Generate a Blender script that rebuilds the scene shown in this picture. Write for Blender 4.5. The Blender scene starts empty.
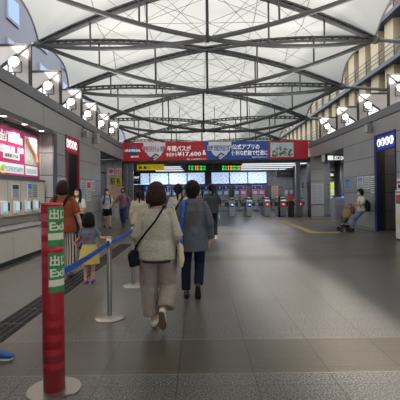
import bpy, bmesh, math, random
from mathutils import Vector, Matrix, Euler
random.seed(7)
PI = math.pi
sc = bpy.context.scene
C = sc.collection

# ------------------------------------------------------------------ camera, sky, exposure
cam_d = bpy.data.cameras.new('camera'); cam = bpy.data.objects.new('camera', cam_d); C.objects.link(cam)
ROLL = math.radians(0.75); EYE = 1.47
cam_d.sensor_width = 36; cam_d.lens = 36; cam_d.shift_y = -0.0175
cam_d.clip_start = 0.05; cam_d.clip_end = 400
cam.matrix_world = Matrix.Translation((0, 0, EYE)) @ Matrix.Rotation(PI/2, 4, 'X') @ Matrix.Rotation(-ROLL, 4, 'Z')
sc.camera = cam
w = bpy.data.worlds.new('sky'); sc.world = w; w.use_nodes = True
bg = w.node_tree.nodes['Background']
bg.inputs[0].default_value = (0.86, 0.92, 1.0, 1); bg.inputs[1].default_value = 2.2
sc.view_settings.view_transform = 'Standard'; sc.view_settings.look = 'None'
sc.view_settings.gamma = 1; sc.view_settings.use_curve_mapping = False
sc.view_settings.exposure = 0.34
sc.cycles.use_denoising = True
sun_d = bpy.data.lights.new('sun', 'SUN'); sun_d.energy = 9.5; sun_d.angle = math.radians(2.5); sun_d.color = (1, .93, .93)
sun = bpy.data.objects.new('sun', sun_d); C.objects.link(sun); sun.location = (20, -15, 25)
sun.rotation_euler = Vector((-1, 1.0, -1.02)).to_track_quat('-Z', 'Y').to_euler()
FLOOD_POWER = 60; DOWN_POWER = 75; HALL_POWER = 32

def P(px, py, Z):
    """a point at distance Z along a sight line"""
    t = math.tan(ROLL)
    x = px - (py-193)*t; y = py + (px-200)*t
    return Vector(((x-200)*Z/400, Z, EYE-(y-193)*Z/400))

# ------------------------------------------------------------------ materials
def lin(h):
    h = h.lstrip('#'); o = []
    for i in (0, 2, 4):
        v = int(h[i:i+2], 16)/255
        o.append(v/12.92 if v <= .04045 else ((v+.055)/1.055)**2.4)
    return (*o, 1)
MATS = {}
def mat(name, col, rough=.6, metal=0, var=.0, vscale=20, bump=0, bscale=60, emit=0, spec=.5, stretch=(1,1,1), col2=None):
    if name in MATS: return MATS[name]
    m = bpy.data.materials.new(name); m.use_nodes = True; nt = m.node_tree; b = nt.nodes['Principled BSDF']
    c = lin(col)
    b.inputs['Base Color'].default_value = c; b.inputs['Roughness'].default_value = rough
    b.inputs['Metallic'].default_value = metal; b.inputs['Specular IOR Level'].default_value = spec
    tc = nt.nodes.new('ShaderNodeTexCoord'); mp = nt.nodes.new('ShaderNodeMapping'); mp.inputs['Scale'].default_value = stretch
    nt.links.new(tc.outputs['Object'], mp.inputs[0])
    if var or col2:
        n = nt.nodes.new('ShaderNodeTexNoise'); n.inputs['Scale'].default_value = vscale; n.inputs['Detail'].default_value = 4
        nt.links.new(mp.outputs[0], n.inputs['Vector'])
        r = nt.nodes.new('ShaderNodeValToRGB'); r.color_ramp.elements[0].position = .3; r.color_ramp.elements[1].position = .7
        c2 = lin(col2) if col2 else tuple(min(1, v*(1+var)) for v in c[:3])+(1,)
        c1 = c if col2 else tuple(v*(1-var) for v in c[:3])+(1,)
        r.color_ramp.elements[0].color = c1; r.color_ramp.elements[1].color = c2
        nt.links.new(n.outputs['Fac'], r.inputs[0]); nt.links.new(r.outputs[0], b.inputs['Base Color'])
    if bump:
        n = nt.nodes.new('ShaderNodeTexNoise'); n.inputs['Scale'].default_value = bscale; n.inputs['Detail'].default_value = 3
        nt.links.new(mp.outputs[0], n.inputs['Vector'])
        bp = nt.nodes.new('ShaderNodeBump'); bp.inputs['Strength'].default_value = bump; bp.inputs['Distance'].default_value = .02
        nt.links.new(n.outputs['Fac'], bp.inputs['Height']); nt.links.new(bp.outputs[0], b.inputs['Normal'])
    if emit:
        b.inputs['Emission Color'].default_value = c; b.inputs['Emission Strength'].default_value = emit
    MATS[name] = m; return m

class NT:
    """tiny helper for node maths"""
    def __init__(s, m): s.t = m.node_tree; s.b = s.t.nodes['Principled BSDF']
    def n(s, k, **kw):
        nd = s.t.nodes.new(k)
        for a, v in kw.items(): setattr(nd, a, v)
        return nd
    def l(s, a, b): s.t.links.new(a, b)
    def m(s, op, a, b=None, c=None):
        nd = s.n('ShaderNodeMath', operation=op)
        for i, v in enumerate((a, b, c)):
            if v is None: continue
            if isinstance(v, (int, float)): nd.inputs[i].default_value = v
            else: s.l(v, nd.inputs[i])
        return nd.outputs[0]
    def line(s, v, period, off, width):
        """1 on lines spaced `period`, width in metres"""
        f = s.m('FRACT', s.m('DIVIDE', s.m('SUBTRACT', v, off), period))
        d = s.m('MINIMUM', f, s.m('SUBTRACT', 1, f))
        return s.m('LESS_THAN', d, width/2/period)
    def mix(s, f, a, b):
        nd = s.n('ShaderNodeMix', data_type='RGBA')
        if isinstance(f, (int, float)): nd.inputs[0].default_value = f
        else: s.l(f, nd.inputs[0])
        for i, v in ((6, a), (7, b)):
            if isinstance(v, tuple): nd.inputs[i].default_value = v
            else: s.l(v, nd.inputs[i])
        return nd.outputs[2]

def wall_mat(name, col, axis='Y', off=0.0, row=.667, roff=.06, length=3.0, rough=.42):
    m = mat(name, col, rough, var=.001); g = NT(m)
    tc = g.n('ShaderNodeTexCoord'); sp = g.n('ShaderNodeSeparateXYZ'); g.l(tc.outputs['Object'], sp.inputs[0])
    v = sp.outputs['Y'] if axis == 'Y' else sp.outputs['X']; z = sp.outputs['Z']
    ln = g.m('MAXIMUM', g.line(z, row, roff, .022), g.line(v, length, off, .018))
    no = g.n('ShaderNodeTexNoise'); no.inputs['Scale'].default_value = 220; g.l(tc.outputs['Object'], no.inputs['Vector'])
    no2 = g.n('ShaderNodeTexNoise'); no2.inputs['Scale'].default_value = .9; no2.inputs['Detail'].default_value = 5; g.l(tc.outputs['Object'], no2.inputs['Vector'])
    # each panel a slightly different grey
    wn = g.n('ShaderNodeTexWhiteNoise', noise_dimensions='2D'); cb = g.n('ShaderNodeCombineXYZ')
    g.l(g.m('FLOOR', g.m('DIVIDE', g.m('SUBTRACT', z, roff), row)), cb.inputs[0]); g.l(g.m('FLOOR', g.m('DIVIDE', g.m('SUBTRACT', v, off), length)), cb.inputs[1])
    g.l(cb.outputs[0], wn.inputs['Vector'])
    k = g.m('ADD', g.m('ADD', g.m('MULTIPLY', no.outputs['Fac'], .25), g.m('MULTIPLY', no2.outputs['Fac'], .35)), g.m('ADD', g.m('MULTIPLY', wn.outputs['Value'], .12), .62))
    c = lin(col)
    hs = g.n('ShaderNodeVectorMath', operation='SCALE'); hs.inputs[0].default_value = c[:3]; g.l(k, hs.inputs['Scale'])
    g.l(g.mix(ln, hs.outputs[0], lin('#242426')), g.b.inputs['Base Color'])
    return m

# ------------------------------------------------------------------ mesh builder
class MB:
    def __init__(s): s.v = []; s.f = []; s.sm = []
    def add(s, vs, fs, smooth=False):
        o = len(s.v); s.v += [Vector(p) for p in vs]; s.f += [tuple(i+o for i in f) for f in fs]; s.sm += [smooth]*len(fs); return s
    def box(s, x0, x1, y0, y1, z0, z1, M=None, bev=0):
        if bev:
            bm = bmesh.new(); bmesh.ops.create_cube(bm, size=1)
            for v in bm.verts: v.co = Vector(((x0+x1)/2+v.co.x*(x1-x0), (y0+y1)/2+v.co.y*(y1-y0), (z0+z1)/2+v.co.z*(z1-z0)))
            bmesh.ops.bevel(bm, geom=bm.edges[:], offset=bev, segments=2, affect='EDGES', profile=.5)
            bm.verts.ensure_lookup_table(); bm.verts.index_update()
            vs = [v.co.copy() for v in bm.verts]; fs = [tuple(v.index for v in f.verts) for f in bm.faces]; bm.free()
        else:
            vs = [Vector((x, y, z)) for x in (x0, x1) for y in (y0, y1) for z in (z0, z1)]
            fs = [(0,1,3,2), (4,6,7,5), (0,4,5,1), (2,3,7,6), (0,2,6,4), (1,5,7,3)]
        if M: vs = [M @ v for v in vs]
        return s.add(vs, fs)
    def prism(s, pts, axis, a, b, M=None):
        """polygon in the plane across `axis`, thickness a..b"""
        def mk(p, t): return {'x': Vector((t, p[0], p[1])), 'y': Vector((p[0], t, p[1])), 'z': Vector((p[0], p[1], t))}[axis]
        n = len(pts); vs = [mk(p, a) for p in pts] + [mk(p, b) for p in pts]
        if M: vs = [M @ v for v in vs]
        return s.add(vs, [tuple(range(n))[::-1], tuple(range(n, 2*n))] + [(i, (i+1) % n, n+(i+1) % n, n+i) for i in range(n)])
    def bar(s, p, q, wd, ht=None, up=(0,0,1)):
        p, q = Vector(p), Vector(q); ht = ht or wd; d = (q-p).normalized(); u = Vector(up)
        if abs(d.dot(u)) > .98: u = Vector((1,0,0))
        a = d.cross(u).normalized()*wd/2; b = a.cross(d).normalized()*ht/2
        vs = [r+i*a+j*b for r in (p, q) for i, j in ((-1,-1), (1,-1), (1,1), (-1,1))]
        return s.add(vs, [(0,1,2,3), (7,6,5,4)] + [(i, i+4, (i+1) % 4+4, (i+1) % 4) for i in range(4)])
    def tube(s, pts, rad, n=10, side=None):
        """closed tube; rad: number or list of r or (r_side, r_front)"""
        pts = [Vector(p) for p in pts]; N = len(pts)
        R = rad if isinstance(rad, (list, tuple)) else [rad]*N
        vs = []; ref = Vector(side) if side else None
        for i, p in enumerate(pts):
            d = (pts[min(i+1, N-1)] - pts[max(i-1, 0)]).normalized()
            if ref is None:
                ref = Vector((1,0,0)) if abs(d.x) < .9 else Vector((0,1,0))
            a = (ref - d*ref.dot(d)); a = a.normalized() if a.length > 1e-4 else d.orthogonal().normalized()
            b = d.cross(a); ref2 = a
            if side is None: ref = ref2
            r = R[i]; ra, rb = r if isinstance(r, (list, tuple)) else (r, r)
            vs += [p + a*math.cos(2*PI*k/n)*ra + b*math.sin(2*PI*k/n)*rb for k in range(n)]
        fs = [tuple(range(n))[::-1], tuple(range((N-1)*n, N*n))]
        for i in range(N-1):
            fs += [(i*n+k, i*n+(k+1) % n, (i+1)*n+(k+1) % n, (i+1)*n+k) for k in range(n)]
        o = len(s.f); s.add(vs, fs, True); s.sm[o] = False; s.sm[o+1] = False
        return s
    def ball(s, c, r, n=16, M=None):
        r = r if isinstance(r, (tuple, list)) else (r, r, r); c = Vector(c); m = n//2
        vs = [Vector((0,0,-1))]
        for i in range(1, m):
            t = PI*i/m - PI/2
            vs += [Vector((math.cos(t)*math.cos(2*PI*k/n), math.cos(t)*math.sin(2*PI*k/n), math.sin(t))) for k in range(n)]
        vs.append(Vector((0,0,1))); T = len(vs)-1
        vs = [Vector((v.x*r[0], v.y*r[1], v.z*r[2])) for v in vs]
        if M: vs = [M @ v for v in vs]
        vs = [v + c for v in vs]
        fs = [(0, 1+(k+1) % n, 1+k) for k in range(n)] + [(T, T-n+k, T-n+(k+1) % n) for k in range(n)]
        for i in range(m-2):
            fs += [(1+i*n+k, 1+i*n+(k+1) % n, 1+(i+1)*n+(k+1) % n, 1+(i+1)*n+k) for k in range(n)]
        return s.add(vs, fs, True)
    def lathe(s, prof, c=(0,0,0), n=32, a0=0, a1=2*PI):
        c = Vector(c); full = abs(a1-a0-2*PI) < 1e-6; m = n if full else n+1; L = len(prof)
        vs = [c+Vector((r*math.cos(a0+(a1-a0)*k/n), r*math.sin(a0+(a1-a0)*k/n), z)) for r, z in prof for k in range(m)]
        fs = [(i*m+k, i*m+(k+1) % m, (i+1)*m+(k+1) % m, (i+1)*m+k) for i in range(L-1) for k in range(n)]
        return s.add(vs, fs, True)
    def mesh(s, name, off=None):
        me = bpy.data.meshes.new(name)
        me.from_pydata([tuple(off @ v) if off else tuple(v) for v in s.v], [], s.f)
        me.polygons.foreach_set('use_smooth', s.sm); me.update()
        bm = bmesh.new(); bm.from_mesh(me); bmesh.ops.recalc_face_normals(bm, faces=bm.faces); bm.to_mesh(me); bm.free()
        return me

XF = {}       # world matrix of each thing
def thing(name, label, cat, loc=(0,0,0), rz=0, group=None, sc_=1):
    o = bpy.data.objects.new(name, None); C.objects.link(o); o.empty_display_size = .1
    o.location = loc; o.rotation_euler = (0, 0, rz); o.scale = (sc_,)*3
    o['label'] = label; o['category'] = cat
    if group: o['group'] = group
    XF[o.name] = Matrix.Translation(loc) @ Matrix.Rotation(rz, 4, 'Z') @ Matrix.Diagonal((sc_, sc_, sc_, 1))
    return o
def part(name, mb, m, parent, world=False, label=None, kind=None):
    root = parent
    while root is not None and root.parent is not None: root = root.parent
    off = XF[root.name].inverted() if (world and root is not None and root.name in XF) else None
    o = bpy.data.objects.new(name, mb.mesh(name, off)); C.objects.link(o); o.parent = parent
    o.data.materials.append(m)
    if label: o['label'] = label
    if kind: o['kind'] = kind
    return o
def solo(name, mb, m, label, cat, group=None, kind=None):
    """a thing that is one mesh; its origin goes to its base"""
    xs = [v.x for v in mb.v]; ys = [v.y for v in mb.v]; zs = [v.z for v in mb.v]
    c = Vector(((min(xs)+max(xs))/2, (min(ys)+max(ys))/2, min(zs)))
    o = bpy.data.objects.new(name, mb.mesh(name, Matrix.Translation(-c))); C.objects.link(o); o.location = c
    o.data.materials.append(m); o['label'] = label; o['category'] = cat
    if group: o['group'] = group
    if kind: o['kind'] = kind
    XF[o.name] = Matrix.Translation(c)
    return o
def struct(name, mb, m, label=None, parent=None):
    o = bpy.data.objects.new(name, mb.mesh(name)); C.objects.link(o); o.data.materials.append(m)
    if parent: o.parent = parent
    else:
        o['kind'] = 'structure'
        if label: o['label'] = label
    return o
def copy_tree(o, parent=None):
    c = o.copy(); C.objects.link(c); c.parent = parent
    for ch in list(o.children): copy_tree(ch, c)
    return c
def clone(o, loc, rz=None, label=None, group=None):
    c = copy_tree(o); c.location = loc
    if rz is not None: c.rotation_euler.z = rz
    if label: c['label'] = label
    if group: c['group'] = group
    s_ = c.scale.x
    XF[c.name] = Matrix.Translation(loc) @ Matrix.Rotation(c.rotation_euler.z, 4, 'Z') @ Matrix.Diagonal((s_, s_, s_, 1))
    return c

def text(body, w_, h_, m, c, parent, face='front', name='lettering', bold=0.0, spacing=1.0):
    """lettering fitted to a w_ x h_ box centred on world point c; face: front (-Y), left wall (+X), right wall (-X)"""
    cu = bpy.data.curves.new('t', 'FONT'); cu.body = body; cu.size = 1; cu.extrude = .004; cu.offset = bold; cu.resolution_u = 2
    cu.align_x = 'CENTER'; cu.align_y = 'CENTER'; cu.space_line = .95*spacing
    o = bpy.data.objects.new('t', cu); C.objects.link(o)
    dg = bpy.context.evaluated_depsgraph_get(); dg.update()
    me = bpy.data.meshes.new_from_object(o.evaluated_get(dg)); bpy.data.objects.remove(o); bpy.data.curves.remove(cu)
    me.name = name
    if not me.vertices: return None
    xs = [v.co.x for v in me.vertices]; ys = [v.co.y for v in me.vertices]
    x0, x1, y0, y1 = min(xs), max(xs), min(ys), max(ys)
    rz = {'front': 0, 'left': PI/2, 'right': -PI/2}.get(face, face)
    Mw = Matrix.Translation(c) @ Matrix.Rotation(rz, 4, 'Z') @ Matrix.Rotation(PI/2, 4, 'X')
    Mw = Mw @ Matrix.Diagonal((w_/(x1-x0), h_/(y1-y0), 1, 1)) @ Matrix.Translation((-(x0+x1)/2, -(y0+y1)/2, .004))
    root = parent
    while root.parent is not None: root = root.parent
    me.transform(XF[root.name].inverted() @ Mw) if root.name in XF else me.transform(Mw)
    ob = bpy.data.objects.new(name, me); C.objects.link(ob); ob.parent = parent
    me.materials.clear(); me.materials.append(m)
    return ob

# ------------------------------------------------------------------ the materials in use
M = {}
M['steel'] = mat('painted_steel', '#575856', .5, var=.12, vscale=3)
M['steel_dark'] = mat('dark_steel', '#333333', .5)
M['rod'] = mat('steel_rod', '#6a6a66', .5)
M['metal'] = mat('brushed_metal', '#b7b5b0', .32, 1, bump=.04, bscale=200)
M['frame'] = mat('grey_metal_frame', '#55585d', .4, .3)
M['coping'] = mat('coping_metal', '#6d6d73', .45, .2, var=.05, vscale=2)
M['black'] = mat('black_plastic', '#141416', .45)
M['dark'] = mat('dark_grey', '#2c2e33', .6)
M['white'] = mat('white_paint', '#d9d8d2', .5)
M['paper'] = mat('white_paper', '#d4d6d8', .7)
M['ink'] = mat('black_ink', '#202024', .7)
M['grey'] = mat('mid_grey', '#7d7e80', .55)
M['red'] = mat('red_vinyl', '#a51f28', .45, var=.08, vscale=3)
M['yellow'] = mat('yellow_sign', '#e3cc17', .5, emit=.25)
M['green'] = mat('green_vinyl', '#2f8448', .5)
M['cream'] = mat('cream_vinyl', '#d8d6bd', .5)
M['blue'] = mat('blue_webbing', '#1c4fae', .6, bump=.2, bscale=200)
M['navy'] = mat('navy_paint', '#101a58', .45)
M['doorred'] = mat('red_door_paint', '#8e1830', .4)
M['beige'] = mat('beige_panel', '#b8b0a4', .5, var=.04, vscale=4)
M['glow'] = mat('lit_white', '#ffffff', .5, emit=.6)
M['lamp'] = mat('lamp_lens', '#fff6ee', .4, emit=22)
M['down'] = mat('downlight_lens', '#fff4e4', .4, emit=6)

# floor
fm = mat('granite_floor', '#6f6e6c', .3); g = NT(fm)
tc = g.n('ShaderNodeTexCoord'); sp = g.n('ShaderNodeSeparateXYZ'); g.l(tc.outputs['Object'], sp.inputs[0]); X, Y = sp.outputs['X'], sp.outputs['Y']
sk = g.n('ShaderNodeTexNoise'); sk.inputs['Scale'].default_value = 70; sk.inputs['Detail'].default_value = 3; sk.inputs['Roughness'].default_value = .7; g.l(tc.outputs['Object'], sk.inputs['Vector'])
sr = g.n('ShaderNodeValToRGB'); g.l(sk.outputs['Fac'], sr.inputs[0]); e = sr.color_ramp.elements
e[0].position = .4; e[0].color = lin('#201f1c'); e[1].position = .61; e[1].color = lin('#7d7a72')
e2 = sr.color_ramp.elements.new(.5); e2.color = lin('#504e48')
band = g.m('LESS_THAN', g.m('FRACT', g.m('DIVIDE', g.m('SUBTRACT', Y, 3.25), 5.29)), .145)
bc = g.n('ShaderNodeValToRGB'); g.l(sk.outputs['Fac'], bc.inputs[0]); e = bc.color_ramp.elements
e[0].position = .3; e[0].color = lin('#35322a'); e[1].position = .7; e[1].color = lin('#5b5548')
col = g.mix(band, sr.outputs[0], bc.outputs[0])
wn = g.n('ShaderNodeTexWhiteNoise', noise_dimensions='2D'); cb = g.n('ShaderNodeCombineXYZ')
g.l(g.m('FLOOR', g.m('DIVIDE', g.m('SUBTRACT', X, .42), .615)), cb.inputs[0]); g.l(g.m('FLOOR', g.m('DIVIDE', Y, .305)), cb.inputs[1]); g.l(cb.outputs[0], wn.inputs['Vector'])
vs_ = g.n('ShaderNodeVectorMath', operation='SCALE'); g.l(col, vs_.inputs[0]); g.l(g.m('ADD', g.m('MULTIPLY', wn.outputs['Value'], .1), .93), vs_.inputs['Scale'])
seam = g.m('MAXIMUM', g.line(X, .615, .42, .009), g.line(Y, .305, 0, .006))
edge = g.m('MAXIMUM', g.line(Y, 5.29, 3.25, .014), g.line(Y, 5.29, 3.25+.145*5.29, .014))
col = g.mix(g.m('MULTIPLY', seam, .8), vs_.outputs[0], lin('#1f1e1c'))
col = g.mix(edge, col, lin('#6e6a5e'))
g.l(col, g.b.inputs['Base Color'])
ro = g.n('ShaderNodeTexNoise'); ro.inputs['Scale'].default_value = .8; g.l(tc.outputs['Object'], ro.inputs['Vector'])
g.l(g.m('ADD', g.m('MULTIPLY', ro.outputs['Fac'], .12), .25), g.b.inputs['Roughness']); g.b.inputs['Specular IOR Level'].default_value = .4
M['floor'] = fm

# fabric roof
mm = bpy.data.materials.new('roof_membrane'); mm.use_nodes = True; nt = mm.node_tree
for n in list(nt.nodes): nt.nodes.remove(n)
out = nt.nodes.new('ShaderNodeOutputMaterial'); tr = nt.nodes.new('ShaderNodeBsdfTranslucent'); df = nt.nodes.new('ShaderNodeBsdfDiffuse'); mx = nt.nodes.new('ShaderNodeMixShader')
tr.inputs[0].default_value = (.315, .315, .285, 1); df.inputs[0].default_value = (.74, .73, .68, 1); mx.inputs[0].default_value = .5
nt.links.new(tr.outputs[0], mx.inputs[1]); nt.links.new(df.outputs[0], mx.inputs[2]); nt.links.new(mx.outputs[0], out.inputs[0])
M['membrane'] = mm

WL = wall_mat('stone_panel_left', '#949494', 'Y', 14.45, length=3.2)
WR = wall_mat('stone_panel_right', '#8f8f8f', 'Y', 14.57, length=3.2)
WF = wall_mat('stone_panel_front', '#8f8e8c', 'X', 6.23, length=1.6)
WB = wall_mat('back_wall_panel', '#7c7e82', 'X', 0, length=1.8, row=.9)

# ================================================================== SETTING
XL, XR, TOPH = -4.37, 6.40, 4.0
struct('floor', MB().add([(-26,-8,0), (26,-8,0), (26,60,0), (-26,60,0)], [(0,1,2,3)]), M['floor'])
T = .35
# left wall: pieces round the ticket recess, the red doorway and the far opening
lw = MB()
lw.box(XL-T, XL, -7, 3, 0, TOPH); lw.box(XL-T, XL, 3, 11.97, 3.36, TOPH)
lw.box(XL-T, XL, 11.97, 13.04, 0, TOPH); lw.box(XL-T, XL, 13.04, 14.45, 3.39, TOPH)
lw.box(XL-T, XL, 14.45, 17.66, 0, TOPH); lw.box(XL-T, XL, 17.66, 23.3, 3.39, TOPH)
lwo = struct('wall_left', lw, WL)
rb = MB().box(-4.85, -4.79, 3, 11.97, 0, 3.36); struct('recess_back', rb, M['beige'], parent=lwo)
sfm = MB().box(-4.79, XL-.005, 3, 11.97, 3.3, 3.36); struct('recess_soffit', sfm, M['grey'], parent=lwo)
re_ = MB().box(-4.79, XL-T+.0, 11.9, 11.968, 0, 3.36); struct('recess_end', re_, wall_mat('beige_end_panel', '#b5aa9c', 'X', 0, length=9), parent=lwo)
rw = MB()
rw.box(XR, XR+T, -7, 13.06, 0, TOPH); rw.box(XR, XR+T, 13.06, 14.57, 3.39, TOPH)
rw.box(XR, XR+T, 14.57, 17.8, 0, TOPH); rw.box(XR, XR+T, 17.8, 23.3, 3.39, TOPH)
rwo = struct('wall_right', rw, WR)
for nm, par, x in (('coping', lwo, XL), ('coping', rwo, XR)):
    s_ = 1 if x < 0 else -1
    b = MB(); xs = sorted((x+.04*s_, x-.55*s_)); b.box(xs[0], xs[1], -7, 23.3, TOPH+.02, 4.3)
    struct(nm, b, M['coping'], parent=par)
# doorway niches
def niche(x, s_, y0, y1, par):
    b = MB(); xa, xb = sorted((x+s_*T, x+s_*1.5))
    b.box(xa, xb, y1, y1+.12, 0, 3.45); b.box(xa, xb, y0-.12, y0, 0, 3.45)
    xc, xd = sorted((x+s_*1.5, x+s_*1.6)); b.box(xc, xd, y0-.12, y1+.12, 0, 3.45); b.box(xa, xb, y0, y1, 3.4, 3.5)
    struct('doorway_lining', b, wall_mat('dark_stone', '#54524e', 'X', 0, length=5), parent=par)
struct('recess_pilaster', MB().box(XL-.02, XL+.02, 11.95, 12.22, 0, 3.34).box(XL-.01, XL+.015, 3, 11.95, 3.28, 3.38), mat('pilaster_grey', '#4a4d54', .4, .2), parent=lwo)
for x_, y_ in ((XL-1, 13.75), (XR+1, 13.8)):
    L = bpy.data.lights.new('doorway_fill', 'AREA'); L.size = .4; L.energy = 9; L.color = (1, .95, .85); o = bpy.data.objects.new('doorway_fill', L); C.objects.link(o); o.location = (x_, y_, 3.35)  # added fill lamp to lift the dark niche, has no fitting
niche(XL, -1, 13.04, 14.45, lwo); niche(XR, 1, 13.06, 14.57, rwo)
struct('wall_unseen_behind', MB().box(-8, 9, -7.3, -7, 4.4, 10).box(-4.9, -1.2, -7.3, -7, 0, 4.4).box(3.2, 7, -7.3, -7, 0, 4.4), WF)  # unseen wall added behind the camera to darken the near floor
# side corridors behind the openings
b = MB(); b.box(-13, XL-T, 17.54, 17.66, 0, 3.5); b.box(-13.1, -13, 17.5, 23.5, 0, 3.5); b.box(-13, XL-T, 17.66, 23.3, 3.5, 3.6)
struct('wall_left_corridor', b, WB)
b = MB(); b.box(XR+T, 14, 17.68, 17.8, 0, 3.5); b.box(14, 14.1, 17.6, 30, 0, 3.5); b.box(XR+T, 14, 17.8, 29.9, 3.5, 3.6)
struct('wall_right_corridor', b, WB)
b = MB(); b.box(7.6, 14, 29.9, 30, 0, 3.5); struct('wall_right_corridor_end', b, mat('corridor_end', '#75777c', .5, var=.1, vscale=1.5))
# piers beside the gate line
b = MB(); b.box(6.23, 6.96, 22.5, 23.2, 0, TOPH-.6); struct('trim_1', b, WF, 'grey stone pier beside the ticket gates on the right')
b = MB(); b.box(-5.35, -4.5, 22.9, 23.2, 0, TOPH-.6); struct('trim_2', b, WF, 'grey stone pier with posters on the left')
b = MB(); b.box(-8, -5.35, 23.2, 23.4, 0, 3.3); struct('wall_back_left', b, WB)
# gate hall behind the banner
b = MB(); b.box(-9, 7.6, 32, 32.2, 0, 3.6); struct('wall_back', b, WB)
b = MB(); b.box(-9, -8.9, 23.4, 32, 0, 3.6); b.box(7.5, 7.6, 23.3, 32, 0, 3.6); struct('wall_hall_sides', b, WB)
b = MB(); b.box(-9, 7.6, 23.45, 32.2, 3.34, 3.5); struct('ceiling_gate_hall', b, mat('slat_ceiling', '#8b8c8d', .6))
b = MB()
for i in range(12): b.box(-8.8, 7.5, 24+i*.68, 24.05+i*.68, 3.26, 3.34)
struct('ceiling_slats', b, M['grey'])
for i, px in enumerate((126, 131.5, 298)):
    p = P(px, 200, 23.7); b = MB(); b.box(p.x-.13, p.x+.13, 23.6, 23.86, 0, 3.3, bev=.02)
    struct('trim_%d' % (i+3), b, mat('column_metal', '#85888f', .35, .4), ('slim grey metal column at the left of the poster pier', 'slim grey metal column left of the black sign', 'slim grey metal column at the right of the gates')[i])

# ------------------------------------------------------------------ roof
N_X = [(-7.5, 8.3), (-7.35, 8.25), (-7.3, 8.1), (-7.45, 8.2), (-7.25, 8.05), (-7.1, 7.7), (-7.3, 7.7), (-10, 10)]
N_Z = [8.5, 13.4, 18.3, 22.9, 30.0, 38.5, 48, 66]
N_H = [9.7, 9.2, 8.37, 7.45, 6.97, 6.55, 6.1, 4.9]
RISE = [1.1, 1.0, .95, 1.0, .8, .6]
SAG = [2.2, 1.2, 1.2, 1.6, 1.4, 1.2]
def interp(a, zq):
    z = N_Z
    if zq <= z[0]: return a[0]+(a[0]-a[1])*(z[0]-zq)/(z[1]-z[0])
    for i in range(len(z)-1):
        if zq <= z[i+1]:
            t = (zq-z[i])/(z[i+1]-z[i]); return a[i]*(1-t)+a[i+1]*t
    return a[-1]
b = MB(); NU = 28; zs = []
for i in range(-1, len(N_Z)-1):
    z0 = N_Z[i] if i >= 0 else -7; z1 = N_Z[i+1]  # roof carried on unseen behind the camera to shade the near floor
    zs += [(z0+(z1-z0)*k/10, i, k/10) for k in range(10)]
zs.append((N_Z[-1], len(N_Z)-2, 1))
for zq, i, t in zs:
    xl = interp([a for a, _ in N_X], zq); xr = interp([c for _, c in N_X], zq); h = interp(N_H, zq) if zq > 8.5 else max(7.3, 9.7-(8.5-zq)*.65); rs = 1.05 if zq > 8.5 else 1.05+.15*min(8.5-zq, 5)  # unseen near roof edge lowered to narrow the sun strip
    bow = math.sin(PI*t); sw = .36*bow
    for k in range(NU+1):
        u = -1+2*k/NU; x = (xl+xr)/2 + u*((xr-xl)/2-sw)
        zz = h + rs*(1-u*u) + .28*bow*(.35+.65*abs(u)) + .12
        b.v.append(Vector((x, zq, zz)))
for j in range(len(zs)-1):
    for k in range(NU):
        a = j*(NU+1)+k; b.f.append((a, a+1, a+NU+2, a+NU+1)); b.sm.append(True)
mem = struct('ceiling', b, M['membrane'], 'white fabric membrane roof')
# hem tube round the scalloped edges of the fabric
b = MB()
for k in (0, NU): b.tube([mem.data.vertices[j*(NU+1)+k].co.copy() for j in range(len(zs))], .045, 8)
struct('membrane_edge', b, mat('hem_grey', '#8d8d8a', .5), parent=mem)

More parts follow.
